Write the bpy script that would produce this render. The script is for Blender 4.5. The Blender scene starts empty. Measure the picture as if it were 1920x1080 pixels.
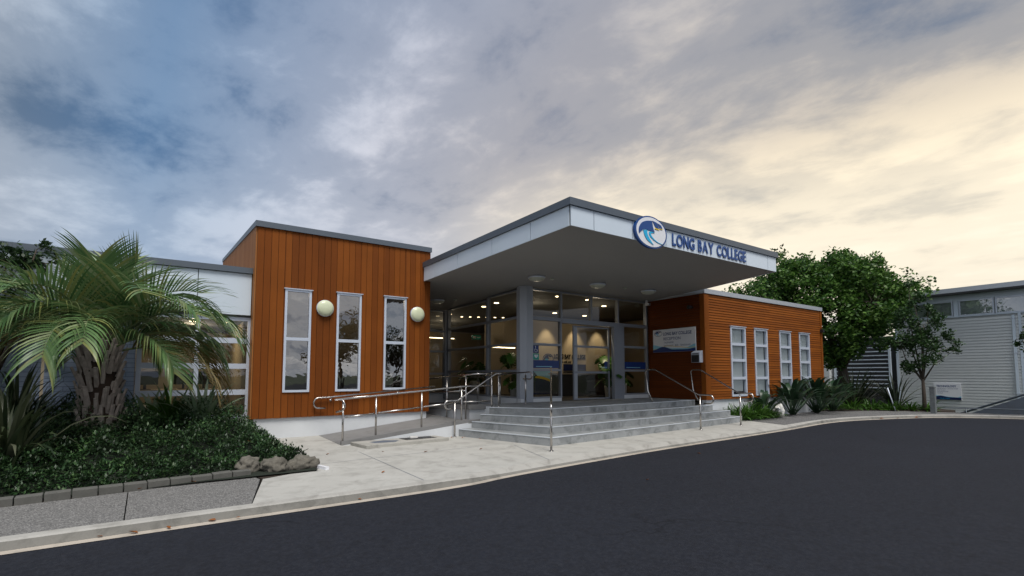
import bpy, math, random
from mathutils import Vector, Matrix, noise
R = math.radians
rnd = random.Random(7)
sc = bpy.context.scene
COL = sc.collection

# ------------------------------------------------------------------ helpers
class MB:
    def __init__(s): s.v=[]; s.f=[]; s.m=[]; s.sm=[]
    def add(s, vs, fs, smooth=False, mi=0):
        o=len(s.v); s.v += [tuple(v) for v in vs]
        for f in fs:
            s.f.append([i+o for i in f]); s.sm.append(smooth); s.m.append(mi)
    def box(s, x0,x1,y0,y1,z0,z1, mi=0):
        s.add([(x0,y0,z0),(x1,y0,z0),(x1,y1,z0),(x0,y1,z0),(x0,y0,z1),(x1,y0,z1),(x1,y1,z1),(x0,y1,z1)],
              [(0,3,2,1),(4,5,6,7),(0,1,5,4),(1,2,6,5),(2,3,7,6),(3,0,4,7)], mi=mi)
    def prism(s, pts, zb, zt, mi=0):
        n=len(pts); fb = zb if callable(zb) else (lambda x,y:zb); ft = zt if callable(zt) else (lambda x,y:zt)
        vs=[(x,y,fb(x,y)) for x,y in pts]+[(x,y,ft(x,y)) for x,y in pts]
        fs=[tuple(range(n-1,-1,-1)), tuple(range(n,2*n))]+[(i,(i+1)%n,n+(i+1)%n,n+i) for i in range(n)]
        s.add(vs,fs,mi=mi)
    def tube(s, pts, r, seg=10, caps=True, mi=0):
        pts=[Vector(p) for p in pts]; n=len(pts); rs = r if isinstance(r,(list,tuple)) else [r]*n
        vs=[]; fs=[]; prev=None
        for i,p in enumerate(pts):
            t=(pts[min(i+1,n-1)]-pts[max(i-1,0)]).normalized()
            if prev is None:
                a=Vector((0,0,1)) if abs(t.z)<.9 else Vector((1,0,0)); u=t.cross(a).normalized()
            else:
                u=(prev-t*prev.dot(t)); u = u.normalized() if u.length>1e-6 else t.orthogonal().normalized()
            prev=u; w=t.cross(u)
            for k in range(seg):
                a=2*math.pi*k/seg; vs.append(p+(u*math.cos(a)+w*math.sin(a))*rs[i])
        for i in range(n-1):
            for k in range(seg):
                a=i*seg+k; b=i*seg+(k+1)%seg; fs.append((a,b,b+seg,a+seg))
        if caps: fs += [tuple(range(seg-1,-1,-1)), tuple(range((n-1)*seg,n*seg))]
        s.add(vs,fs,True,mi)
    def lathe(s, prof, c, seg=32, axis='z', mi=0):
        vs=[];fs=[]; n=len(prof)
        for r_,h in prof:
            for k in range(seg):
                a=2*math.pi*k/seg; x,y=r_*math.cos(a),r_*math.sin(a)
                if axis=='z': q=(c[0]+x,c[1]+y,c[2]+h)
                elif axis=='y': q=(c[0]+x,c[1]+h,c[2]+y)
                else: q=(c[0]+h,c[1]+x,c[2]+y)
                vs.append(q)
        for i in range(n-1):
            for k in range(seg):
                a=i*seg+k;b=i*seg+(k+1)%seg; fs.append((a,b,b+seg,a+seg))
        fs+=[tuple(range(seg)),tuple(range((n-1)*seg,n*seg))]
        s.add(vs,fs,True,mi)
    def build(s, name, mat, parent=None, bevel=0, origin=None):
        me=bpy.data.meshes.new(name); o0=Vector(origin) if origin else None
        vs=[Vector(v)-o0 for v in s.v] if o0 else s.v
        me.from_pydata(vs,[],s.f); 
        mats = mat if isinstance(mat,(list,tuple)) else [mat]
        for m in mats: me.materials.append(m)
        me.polygons.foreach_set('use_smooth', s.sm); me.polygons.foreach_set('material_index', s.m)
        me.update()
        o=bpy.data.objects.new(name,me); COL.objects.link(o)
        if origin: o.location=o0
        if parent: link(o,parent)
        if bevel:
            b=o.modifiers.new('b','BEVEL'); b.width=bevel; b.segments=2; b.limit_method='ANGLE'
        return o
def world_loc(o):
    l=Vector(o.location)
    while o.parent: o=o.parent; l=l+o.location
    return l
def link(o,p):
    # children are authored in world coordinates; parents are only ever translated when built
    o.parent=p
    o.location = Vector(o.location)-world_loc(p)
def tag(o,label=None,cat=None,group=None,kind=None):
    if label: o['label']=label
    if cat: o['category']=cat
    if group: o['group']=group
    if kind: o['kind']=kind
    return o
def thing(name,loc,label,cat,group=None):
    o=bpy.data.objects.new(name,None); COL.objects.link(o); o.location=loc; o.empty_display_size=.1
    return tag(o,label,cat,group)
def copy_tree(o,parent=None):
    c=o.copy(); COL.objects.link(c); c.parent=parent
    for ch in o.children: copy_tree(ch,c)
    return c
def rect_minus(r, holes):
    a0,a1,b0,b1=r
    hs=[h for h in holes if h[0]<a1 and h[1]>a0 and h[2]<b1 and h[3]>b0]
    if not hs: return [r]
    xs=sorted({a0,a1}|{min(max(v,a0),a1) for h in hs for v in h[:2]})
    out=[]
    for i in range(len(xs)-1):
        x0,x1=xs[i],xs[i+1]
        if x1-x0<1e-5: continue
        segs=[(b0,b1)]
        for h in hs:
            if h[0]<(x0+x1)/2<h[1]:
                ns=[]
                for s0,s1 in segs:
                    if h[3]<=s0 or h[2]>=s1: ns.append((s0,s1)); continue
                    if h[2]>s0: ns.append((s0,h[2]))
                    if h[3]<s1: ns.append((h[3],s1))
                segs=ns
        out += [(x0,x1,s0,s1) for s0,s1 in segs]
    return out
def pbox(mb, ax, c0,c1, a0,a1,b0,b1, mi=0):
    "box on a vertical plane: ax 'y' = wall along x, ax 'x' = wall along y"
    if ax=='y': mb.box(a0,a1,c0,c1,b0,b1,mi)
    else: mb.box(c0,c1,a0,a1,b0,b1,mi)

# ------------------------------------------------------------------ materials
def newmat(name):
    m=bpy.data.materials.new(name); m.use_nodes=True; nt=m.node_tree
    return m,nt,nt.nodes['Principled BSDF']
def N(nt,t,**k):
    n=nt.nodes.new(t)
    for a,b in k.items(): setattr(n,a,b)
    return n
def ramp(nt,stops,interp='LINEAR'):
    n=N(nt,'ShaderNodeValToRGB'); n.color_ramp.interpolation=interp; e=n.color_ramp.elements
    while len(e)>1: e.remove(e[0])
    e[0].position=stops[0][0]; e[0].color=(*stops[0][1],1)
    for p,c in stops[1:]:
        q=e.new(p); q.color=(*c,1)
    return n
def coords(nt,scale=(1,1,1),kind='Object',rot=(0,0,0)):
    tc=N(nt,'ShaderNodeNewGeometry') if kind=='World' else N(nt,'ShaderNodeTexCoord'); mp=N(nt,'ShaderNodeMapping')
    mp.inputs['Scale'].default_value=scale; mp.inputs['Rotation'].default_value=rot
    nt.links.new(tc.outputs['Position' if kind=='World' else kind],mp.inputs[0]); return mp.outputs[0]
def noisetex(nt,vec,scale,detail=4,rough=.55,dist=0):
    n=N(nt,'ShaderNodeTexNoise'); n.inputs['Scale'].default_value=scale; n.inputs['Detail'].default_value=detail
    n.inputs['Roughness'].default_value=rough; n.inputs['Distortion'].default_value=dist
    nt.links.new(vec,n.inputs['Vector']); return n.outputs['Fac']
def mix(nt,fac,a,b,mode='MIX'):
    n=N(nt,'ShaderNodeMix',data_type='RGBA',blend_type=mode)
    for sock,v in ((n.inputs[0],fac),(n.inputs[6],a),(n.inputs[7],b)):
        if hasattr(v,'is_linked') : nt.links.new(v,sock)
        elif isinstance(v,(int,float)): sock.default_value=v
        else: sock.default_value=(*v,1)
    return n.outputs[2]
def math_(nt,op,a,b=None,clamp=False):
    n=N(nt,'ShaderNodeMath',operation=op); n.use_clamp=clamp
    for i,v in enumerate((a,b)):
        if v is None: continue
        if hasattr(v,'is_linked'): nt.links.new(v,n.inputs[i])
        else: n.inputs[i].default_value=v
    return n.outputs[0]
def bump(nt,p,h,strength=.3,dist=.01):
    b=N(nt,'ShaderNodeBump'); b.inputs['Strength'].default_value=strength; b.inputs['Distance'].default_value=dist
    nt.links.new(h,b.inputs['Height']); nt.links.new(b.outputs[0],p.inputs['Normal'])
def simple(name,col,rough=.6,metal=0,var=.12,vscale=3,bmp=.0,bscale=60,emit=None,es=0,spec=None):
    m,nt,p=newmat(name); vec=coords(nt,kind='World')
    f=noisetex(nt,vec,vscale,5)
    c=mix(nt,f,tuple(x*(1-var) for x in col),tuple(min(1,x*(1+var)) for x in col))
    nt.links.new(c,p.inputs['Base Color']); p.inputs['Roughness'].default_value=rough; p.inputs['Metallic'].default_value=metal
    if spec is not None: p.inputs['Specular IOR Level'].default_value=spec
    if bmp: bump(nt,p,noisetex(nt,vec,bscale,3),bmp,.004)
    if emit: p.inputs['Emission Color'].default_value=(*emit,1); p.inputs['Emission Strength'].default_value=es
    return m
def timber(name,axis,ca,cb,cc):
    m,nt,p=newmat(name); g=N(nt,'ShaderNodeNewGeometry')
    sc_={'z':(9,9,.5),'x':(.5,9,9),'y':(9,.5,9)}[axis]
    vec=coords(nt,sc_,'World'); grain=noisetex(nt,vec,3,6,.65,.4)
    vec2=coords(nt,(1,1,1),'World'); blot=noisetex(nt,vec2,1.3,4)
    fine=noisetex(nt,vec2,70,2)
    r=ramp(nt,[(0,ca),(.5,cb),(1,cc)]); nt.links.new(g.outputs['Random Per Island'],r.inputs[0])
    c=mix(nt,.34,r.outputs[0],mix(nt,grain,tuple(x*.55 for x in cb),tuple(min(1,x*1.35) for x in cb)),'MIX')
    c=mix(nt,math_(nt,'MULTIPLY',blot,.55),c,tuple(x*.45 for x in ca))
    c=mix(nt,math_(nt,'MULTIPLY',fine,.14),c,(.50,.20,.03))
    nt.links.new(c,p.inputs['Base Color']); p.inputs['Roughness'].default_value=.62
    p.inputs['Specular IOR Level'].default_value=.12
    bump(nt,p,grain,.25,.004); return m
def leafmat(name,cols,rough=.5,trans=.25,vs=1.1,va=.55):
    m,nt,p=newmat(name); g=N(nt,'ShaderNodeNewGeometry')
    r=ramp(nt,[(i/(len(cols)-1),c) for i,c in enumerate(cols)]); nt.links.new(g.outputs['Random Per Island'],r.inputs[0])
    n=noisetex(nt,coords(nt,kind='World'),vs,3)
    if va>.6: q_=ramp(nt,[(.38,(0,0,0)),(.62,(1,1,1))]); nt.links.new(n,q_.inputs[0]); n=q_.outputs[0]
    c=mix(nt,math_(nt,'MULTIPLY',n,va),r.outputs[0],tuple(x*.35 for x in cols[0]))
    nt.links.new(c,p.inputs['Base Color']); p.inputs['Roughness'].default_value=rough
    p.inputs['Specular IOR Level'].default_value=.35
    t=N(nt,'ShaderNodeBsdfTranslucent'); nt.links.new(c,t.inputs[0]); ms=N(nt,'ShaderNodeMixShader'); ms.inputs[0].default_value=trans
    nt.links.new(p.outputs[0],ms.inputs[1]); nt.links.new(t.outputs[0],ms.inputs[2]); nt.links.new(ms.outputs[0],nt.nodes['Material Output'].inputs[0])
    return m
def glass(name,tint,base=.06,wav=0.0,rough=0.0):
    m=bpy.data.materials.new(name); m.use_nodes=True; nt=m.node_tree; nt.nodes.clear()
    out=N(nt,'ShaderNodeOutputMaterial'); tr=N(nt,'ShaderNodeBsdfTransparent'); gl=N(nt,'ShaderNodeBsdfGlossy'); fr=N(nt,'ShaderNodeFresnel')
    fr.inputs[0].default_value=1.55; tr.inputs[0].default_value=(*tint,1); gl.inputs['Roughness'].default_value=rough
    f=math_(nt,'ADD',math_(nt,'MULTIPLY',fr.outputs[0],1.3 if base>.04 else .85),base,True)
    ms=N(nt,'ShaderNodeMixShader'); nt.links.new(f,ms.inputs[0]); nt.links.new(tr.outputs[0],ms.inputs[1]); nt.links.new(gl.outputs[0],ms.inputs[2])
    if wav:
        b=N(nt,'ShaderNodeBump'); b.inputs['Strength'].default_value=1; b.inputs['Distance'].default_value=wav
        nt.links.new(noisetex(nt,coords(nt,kind='World'),2.2,2,.5,.6),b.inputs['Height'])
        nt.links.new(b.outputs[0],gl.inputs['Normal'])
    nt.links.new(ms.outputs[0],out.inputs[0]); return m

M={}
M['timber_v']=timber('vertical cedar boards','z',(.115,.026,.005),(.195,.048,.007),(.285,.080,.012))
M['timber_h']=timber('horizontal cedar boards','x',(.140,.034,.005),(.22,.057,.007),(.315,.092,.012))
M['timber_side']=timber('shaded cedar boards','y',(.085,.015,.004),(.115,.021,.004),(.15,.030,.006))  # canopy shade is put into these darker board colours
M['timber_lit']=timber('brightened cedar boards','z',(.30,.11,.03),(.38,.15,.045),(.45,.20,.07))  # cedar lightened in colour to stand in for light on the left side
M['groove']=simple('dark groove',(.02,.008,.004),.9)
M['fascia']=simple('fascia panel paint',(.60,.68,.76),.38,var=.10,vscale=.9,bmp=.04)
M['cap']=simple('grey roof flashing',(.105,.125,.15),.42,.3,var=.08)
M['cap_light']=simple('light roof flashing',(.40,.43,.47),.4,.3,var=.08)
M['frame']=simple('light aluminium frame',(.56,.61,.70),.38,.25,var=.06)
M['grey_frame']=simple('grey aluminium frame',(.25,.27,.31),.42,.2,var=.07)
M['column_grey']=simple('painted column',(.36,.385,.43),.45,.1,var=.05)
M['soffit']=simple('soffit board',(.29,.285,.275),.75,var=.06,vscale=.8)
M['white_conc']=simple('painted concrete base',(.60,.62,.64),.7,var=.14,vscale=2.2,bmp=.1)
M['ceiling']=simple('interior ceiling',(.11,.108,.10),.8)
M['warm_wall']=simple('cream interior wall',(.52,.43,.29),.75,var=.05)
M['tan_wall']=simple('tan interior wall',(.40,.33,.24),.8,var=.05)
M['dark_int']=simple('dark interior',(.04,.04,.042),.6)
M['carpet']=simple('carpet',(.06,.055,.05),.95)
M['steel']=simple('brushed stainless steel',(.50,.48,.46),.24,1,var=.12,vscale=6)
M['black']=simple('black plastic',(.012,.012,.014),.45)
M['navy']=simple('navy sign vinyl',(.010,.035,.16),.4,var=.05)
M['navy_dark']=simple('dark navy sign vinyl',(.008,.016,.075),.4,var=.05)
M['blue_letter']=simple('blue letter face',(.006,.055,.22),.35,var=.05)
M['cyan']=simple('cyan sign vinyl',(.01,.40,.68),.35,var=.05)
M['paleblue']=simple('pale blue sign vinyl',(.25,.55,.68),.4,var=.05)
M['yellow']=simple('yellow sign vinyl',(.75,.55,.03),.4,var=.05)
M['signwhite']=simple('white sign face',(.74,.75,.78),.35,var=.03)
M['green_sign']=simple('green sticker',(.01,.30,.24),.4,var=.03)
M['lampglass']=simple('cream lamp diffuser',(.62,.66,.46),.2,var=.05)
M['soffitlamp']=simple('grey lamp diffuser',(.48,.50,.42),.3,var=.05)
M['whitepot']=simple('white glazed pot',(.72,.70,.67),.35,var=.04)
M['blind']=simple('pale window blind',(.80,.84,.84),.8,var=.05,vscale=4)
M['glow']=simple('downlight lens',(.9,.8,.6),.5,emit=(1,.78,.45),es=9)
M['bark']=simple('tree bark',(.055,.042,.032),.9,var=.4,vscale=9,bmp=.6,bscale=25)
M['rock']=simple('volcanic rock',(.12,.11,.09),.92,var=.85,vscale=13,bmp=1.0,bscale=22)
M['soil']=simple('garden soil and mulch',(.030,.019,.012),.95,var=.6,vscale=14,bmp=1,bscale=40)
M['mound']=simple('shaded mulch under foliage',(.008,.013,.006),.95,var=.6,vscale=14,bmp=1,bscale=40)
M['block']=simple('grey edging block',(.10,.098,.088),.9,var=.3,vscale=9,bmp=.5,bscale=90)
M['boot']=simple('palm boot',(.30,.255,.225),.9,var=.55,vscale=12,bmp=.8,bscale=30)
M['trunkfibre']=simple('palm trunk fibre',(.035,.020,.013),.95,var=.6,vscale=16,bmp=1,bscale=35)
M['deadleaf']=leafmat('fallen leaf',[(.20,.06,.015),(.33,.12,.025),(.30,.20,.05)],.7,.1)
M['palm']=leafmat('palm leaflet',[(.05,.12,.04),(.12,.22,.075),(.19,.30,.125),(.28,.29,.09),(.33,.42,.25)],.36,.22)
M['palmtan']=leafmat('dry palm leaflet',[(.19,.15,.05),(.27,.19,.07),(.17,.16,.05)],.5,.2)
M['rachis']=simple('palm leaf stem',(.13,.17,.07),.5)
M['cover']=leafmat('ground cover leaf',[(.016,.042,.014),(.026,.066,.022),(.042,.098,.032),(.085,.16,.05)],.45,.15,3.2,.8)
M['flax']=leafmat('flax leaf',[(.02,.035,.018),(.035,.055,.025),(.075,.095,.045),(.20,.21,.14)],.35,.15)
M['silver']=leafmat('silver sword leaf',[(.13,.20,.11),(.26,.35,.22),(.38,.46,.33),(.10,.17,.06)],.45,.15)
M['bright']=leafmat('bright strap leaf',[(.035,.095,.012),(.06,.15,.02),(.10,.21,.03)],.4,.25)
M['strel']=leafmat('paddle leaf',[(.018,.045,.022),(.03,.068,.03),(.045,.09,.042)],.35,.15)
M['tree']=leafmat('broadleaf foliage',[(.014,.050,.008),(.045,.125,.016),(.10,.22,.032),(.20,.34,.075)],.5,.25)
M['tree2']=leafmat('dark foliage',[(.012,.030,.010),(.024,.056,.016),(.045,.092,.028)],.5,.2)
M['tree3']=leafmat('young tree foliage',[(.012,.036,.010),(.028,.075,.016),(.06,.13,.03)],.5,.2)
M['monstera']=leafmat('monstera leaf',[(.03,.09,.012),(.05,.14,.02),(.09,.2,.03)],.35,.2)
M['glass']=glass('clear window glass',(.80,.82,.80),.05,.0005)
M['glass_wavy']=glass('reflective office glass',(.80,.77,.70),.25,.002)
M['glass_blind']=glass('window glass over blinds',(.95,.97,.97),.03,.001)
M['glass_dark']=glass('lobby glass',(.72,.73,.72),.015,.0008)
M['glass_tech']=glass('high level window glass',(.80,.84,.86),.25,.004)

def brickmat():
    m,nt,p=newmat('painted brick'); vec=coords(nt,kind='World',rot=(R(90),0,0))
    b=N(nt,'ShaderNodeTexBrick'); b.inputs['Scale'].default_value=1; b.inputs['Brick Width'].default_value=.4; b.inputs['Row Height'].default_value=.1
    b.inputs['Mortar Size'].default_value=.006; b.inputs['Color1'].default_value=(.23,.29,.40,1); b.inputs['Color2'].default_value=(.27,.33,.44,1); b.inputs['Mortar'].default_value=(.12,.15,.21,1)
    nt.links.new(vec,b.inputs['Vector']); nt.links.new(b.outputs['Color'],p.inputs['Base Color']); p.inputs['Roughness'].default_value=.7
    bump(nt,p,b.outputs['Fac'],-.5,.006); return m
M['brick']=brickmat()
def asphaltmat():
    m,nt,p=newmat('asphalt'); vec=coords(nt,kind='World')
    big=noisetex(nt,vec,.35,5,.6); fine=noisetex(nt,vec,95,3,.7); med=noisetex(nt,vec,4,5,.65)
    streak=noisetex(nt,coords(nt,(.12,1.1,1),'World'),2.2,4,.6)
    c=mix(nt,fine,(.0045,.0055,.0085),(.018,.021,.031))
    bgr=ramp(nt,[(.38,(0,0,0)),(.62,(1,1,1))]); nt.links.new(big,bgr.inputs[0]); c=mix(nt,math_(nt,'MULTIPLY',bgr.outputs[0],.5),c,(.007,.0078,.0115)); 
    c=mix(nt,math_(nt,'MULTIPLY',med,.25),c,(.027,.028,.034))
    c=mix(nt,math_(nt,'MULTIPLY',streak,.30),c,(.025,.0285,.039))
    gr_=noisetex(nt,vec,26,3,.75); g9=ramp(nt,[(.40,(0,0,0)),(.66,(1,1,1))]); nt.links.new(gr_,g9.inputs[0]); gr=g9.outputs[0]; c=mix(nt,math_(nt,'MULTIPLY',gr,.55),c,(.030,.032,.040)); gr2=noisetex(nt,vec,11,4,.7); rr_=ramp(nt,[(.45,(0,0,0)),(.7,(1,1,1))]); nt.links.new(gr2,rr_.inputs[0]); c=mix(nt,math_(nt,'MULTIPLY',rr_.outputs[0],.5),c,(.010,.010,.012))
    v=N(nt,'ShaderNodeTexVoronoi'); v.inputs['Scale'].default_value=38; nt.links.new(vec,v.inputs['Vector'])
    sp=ramp(nt,[(0,(1,1,1)),(.06,(1,1,1)),(.09,(0,0,0))]); nt.links.new(v.outputs['Distance'],sp.inputs[0])
    spm=N(nt,'ShaderNodeTexWhiteNoise'); nt.links.new(v.outputs['Position'],spm.inputs[0])
    sel=math_(nt,'GREATER_THAN',spm.outputs['Value'],.955)
    c=mix(nt,math_(nt,'MULTIPLY',math_(nt,'MULTIPLY',sp.outputs[0],sel),.8),c,(.20,.18,.16))
    nt.links.new(c,p.inputs['Base Color']); ck=N(nt,'ShaderNodeTexVoronoi',feature='DISTANCE_TO_EDGE'); ck.inputs['Scale'].default_value=.42
    wv=N(nt,'ShaderNodeVectorMath',operation='ADD'); nz=N(nt,'ShaderNodeTexNoise'); nz.inputs['Scale'].default_value=1.1; nz.inputs['Detail'].default_value=6; nt.links.new(vec,nz.inputs['Vector'])
    vs_=N(nt,'ShaderNodeVectorMath',operation='SCALE'); vs_.inputs['Scale'].default_value=1.4; nt.links.new(nz.outputs['Color'],vs_.inputs[0]); nt.links.new(vec,wv.inputs[0]); nt.links.new(vs_.outputs[0],wv.inputs[1]); nt.links.new(wv.outputs[0],ck.inputs['Vector'])
    cr=ramp(nt,[(0,(1,1,1)),(.004,(.6,.6,.6)),(.009,(0,0,0))]); nt.links.new(ck.outputs['Distance'],cr.inputs[0])
    cm=ramp(nt,[(.5,(0,0,0)),(.62,(1,1,1))]); nt.links.new(noisetex(nt,vec,.22,2),cm.inputs[0])
    c=mix(nt,math_(nt,'MULTIPLY',math_(nt,'MULTIPLY',cr.outputs[0],cm.outputs[0]),.6),c,(.004,.004,.005)); nt.links.new(c,p.inputs['Base Color'])
    p.inputs['Roughness'].default_value=.86; p.inputs['Specular IOR Level'].default_value=.16
    bump(nt,p,fine,.7,.006); return m
M['asphalt']=asphaltmat()
def concmat(name,a,b,agg=0,stain=(.10,.095,.085),st=.5,joint=None):
    m,nt,p=newmat(name); vec=coords(nt,kind='World')
    f=noisetex(nt,vec,1.5,6,.66,.3); g=noisetex(nt,vec,60,4,.7); s=noisetex(nt,vec,2.6,7,.68,.6)
    c=mix(nt,f,a,b); c=mix(nt,math_(nt,'MULTIPLY',g,.30),c,tuple(x*.45 for x in a))
    sr=ramp(nt,[(.48,(0,0,0)),(.72,(1,1,1))]); nt.links.new(s,sr.inputs[0])
    c=mix(nt,math_(nt,'MULTIPLY',sr.outputs[0],st),c,stain)
    if agg:
        v=N(nt,'ShaderNodeTexVoronoi'); v.inputs['Scale'].default_value=agg; nt.links.new(vec,v.inputs['Vector'])
        w=N(nt,'ShaderNodeTexWhiteNoise'); nt.links.new(v.outputs['Position'],w.inputs[0])
        r=ramp(nt,[(0,(.03,.03,.03)),(.5,(.14,.135,.13)),(1,(.40,.39,.37))]); nt.links.new(w.outputs['Value'],r.inputs[0]); c=mix(nt,.5,c,r.outputs[0])
        bump(nt,p,v.outputs['Distance'],.5,.006)
    else: bump(nt,p,g,.3,.004)
    nt.links.new(c,p.inputs['Base Color']); p.inputs['Roughness'].default_value=.85; p.inputs['Specular IOR Level'].default_value=.3; return m
M['conc']=concmat('pale concrete paving',(.37,.36,.33),(.54,.53,.495),st=.6,stain=(.20,.19,.17))
M['agg']=concmat('exposed aggregate paving',(.13,.128,.125),(.19,.185,.18),agg=85,st=.3)
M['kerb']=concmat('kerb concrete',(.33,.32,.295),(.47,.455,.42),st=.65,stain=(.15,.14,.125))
M['kerb_face_shaded']=concmat('shaded kerb face concrete',(.17,.165,.15),(.27,.26,.235),st=.8,stain=(.08,.078,.07))  # kerb concrete darkened: face shading put into the colour, over dirt stains
M['gutter']=concmat('gutter concrete',(.42,.37,.31),(.52,.46,.39),st=.5)
M['stair']=concmat('grey stair concrete',(.20,.212,.215),(.47,.485,.49),st=.9,stain=(.11,.12,.12))
M['stair_face']=concmat('grey riser concrete',(.18,.19,.20),(.30,.31,.32),st=.7,stain=(.10,.105,.105))
M['nosing']=simple('worn nosing strip',(.56,.60,.64),.5,var=.25,vscale=6)
M['ramp']=concmat('ramp concrete',(.19,.19,.19),(.25,.245,.24),st=.4)
M['path_asphalt']=concmat('side path asphalt',(.085,.085,.09),(.12,.12,.125),agg=60,st=.2)
M['slab']=concmat('stained slab concrete',(.36,.35,.315),(.46,.44,.40),st=.7,stain=(.16,.155,.145))
M['grass']=simple('rough grass',(.035,.05,.02),.95,var=.5,vscale=3,bmp=1)
M['techwall']=simple('pale ribbed steel',(.68,.70,.70),.42,.1,var=.05)
M['techsofft']=simple('dark eave',(.09,.09,.095),.6)
M['retain']=concmat('dark retaining wall',(.10,.12,.16),(.15,.17,.21),st=.4)

# ------------------------------------------------------------------ camera, world, light
cam=bpy.data.cameras.new('camera'); co=bpy.data.objects.new('camera',cam); COL.objects.link(co); sc.camera=co
co.location=(0,0,1.55); co.rotation_euler=(R(90+3.9),0,R(55.8-90)); cam.sensor_width=36; cam.lens=17.0625
cam.shift_y=100/1920; cam.clip_end=3000; cam.clip_start=.05

sc.view_settings.view_transform='Standard'; sc.view_settings.look='None'; sc.view_settings.exposure=0
sc.cycles.use_denoising=True; sc.cycles.max_bounces=8; sc.cycles.transparent_max_bounces=12
sc.cycles.sample_clamp_indirect=4
SUN_EL,SUN_AZ=62,258      # heading of the light, degrees counter-clockwise from +x: behind the left of the camera
w=bpy.data.worlds.new('World'); sc.world=w; w.use_nodes=True; nt=w.node_tree; nt.nodes.clear()
out=N(nt,'ShaderNodeOutputWorld'); sky=N(nt,'ShaderNodeTexSky'); sky.sky_type='NISHITA'; sky.sun_disc=False
sky.sun_elevation=R(SUN_EL); sky.sun_rotation=R(90-SUN_AZ)
bg1=N(nt,'ShaderNodeBackground'); bg1.inputs[1].default_value=.07; nt.links.new(sky.outputs[0],bg1.inputs[0])
tc=N(nt,'ShaderNodeTexCoord'); sep=N(nt,'ShaderNodeSeparateXYZ'); nt.links.new(tc.outputs['Generated'],sep.inputs[0])
zc=math_(nt,'MAXIMUM',sep.outputs[2],0.0); h=math_(nt,'ADD',zc,.13)
ux=math_(nt,'DIVIDE',sep.outputs[0],h); uy=math_(nt,'DIVIDE',sep.outputs[1],h)
cb=N(nt,'ShaderNodeCombineXYZ'); nt.links.new(ux,cb.inputs[0]); nt.links.new(uy,cb.inputs[1])
m0=N(nt,'ShaderNodeMapping'); m0.inputs['Rotation'].default_value=(0,0,R(-104)); nt.links.new(cb.outputs[0],m0.inputs[0])
mp=N(nt,'ShaderNodeMapping'); mp.inputs['Scale'].default_value=(.88,1.18,1); mp.inputs['Location'].default_value=(3.1,1.7,0)
nt.links.new(m0.outputs[0],mp.inputs[0])
n1=noisetex(nt,mp.outputs[0],1.0,9,.56,.15); n2=noisetex(nt,mp.outputs[0],3.4,9,.62,.25); n3=noisetex(nt,mp.outputs[0],.32,3,.5,.2)
dens=math_(nt,'ADD',math_(nt,'ADD',math_(nt,'MULTIPLY',n1,.62),math_(nt,'MULTIPLY',n2,.25)),math_(nt,'MULTIPLY',n3,.22))
def dotaz(az):
    a=math_(nt,'MULTIPLY',sep.outputs[0],math.cos(R(az))); b=math_(nt,'MULTIPLY',sep.outputs[1],math.sin(R(az)))
    return math_(nt,'ADD',a,b)
A=dotaz(14)
dark=ramp(nt,[(0,(.12,.18,.27)),(.16,(.075,.175,.34)),(.34,(.13,.21,.345)),(.50,(.21,.26,.36)),(.70,(.25,.28,.36)),(1,(.19,.24,.31))]); nt.links.new(A,dark.inputs[0])
lite=ramp(nt,[(0,(.60,.66,.74)),(.18,(.42,.57,.76)),(.36,(.68,.73,.84)),(.52,(.78,.77,.82)),(.68,(.78,.71,.66)),(1,(.78,.67,.52))]); nt.links.new(A,lite.inputs[0])
dr=ramp(nt,[(.44,(0,0,0)),(.545,(.42,.42,.42)),(.655,(1,1,1))],'EASE'); nt.links.new(dens,dr.inputs[0])
c=mix(nt,dr.outputs[0],dark.outputs[0],lite.outputs[0])
# darker overhead, glow low in the sunset direction
up=ramp(nt,[(.0,(1.1,1.1,1.1)),(.3,(1.0,1.0,1.0)),(.65,(.80,.84,.90))]); nt.links.new(zc,up.inputs[0])
c=mix(nt,1.0,c,up.outputs[0],'MULTIPLY')
gz=ramp(nt,[(.0,(1,1,1)),(.22,(.95,.95,.95)),(.45,(0,0,0))],'EASE'); nt.links.new(zc,gz.inputs[0])
ga=ramp(nt,[(.55,(0,0,0)),(.90,(1,1,1))],'EASE'); nt.links.new(A,ga.inputs[0])
gl=math_(nt,'MULTIPLY',math_(nt,'MULTIPLY',gz.outputs[0],ga.outputs[0]),math_(nt,'ADD',math_(nt,'MULTIPLY',dr.outputs[0],.55),.45))
c=mix(nt,gl,c,(1.85,1.55,1.02))
# paler band low over the whole horizon
lz=ramp(nt,[(.0,(.8,.8,.8)),(.20,(.55,.55,.55)),(.42,(0,0,0))],'EASE'); nt.links.new(zc,lz.inputs[0])
c=mix(nt,math_(nt,'MULTIPLY',lz.outputs[0],math_(nt,'ADD',math_(nt,'MULTIPLY',dr.outputs[0],.65),.35)),c,(.56,.61,.70))
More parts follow.
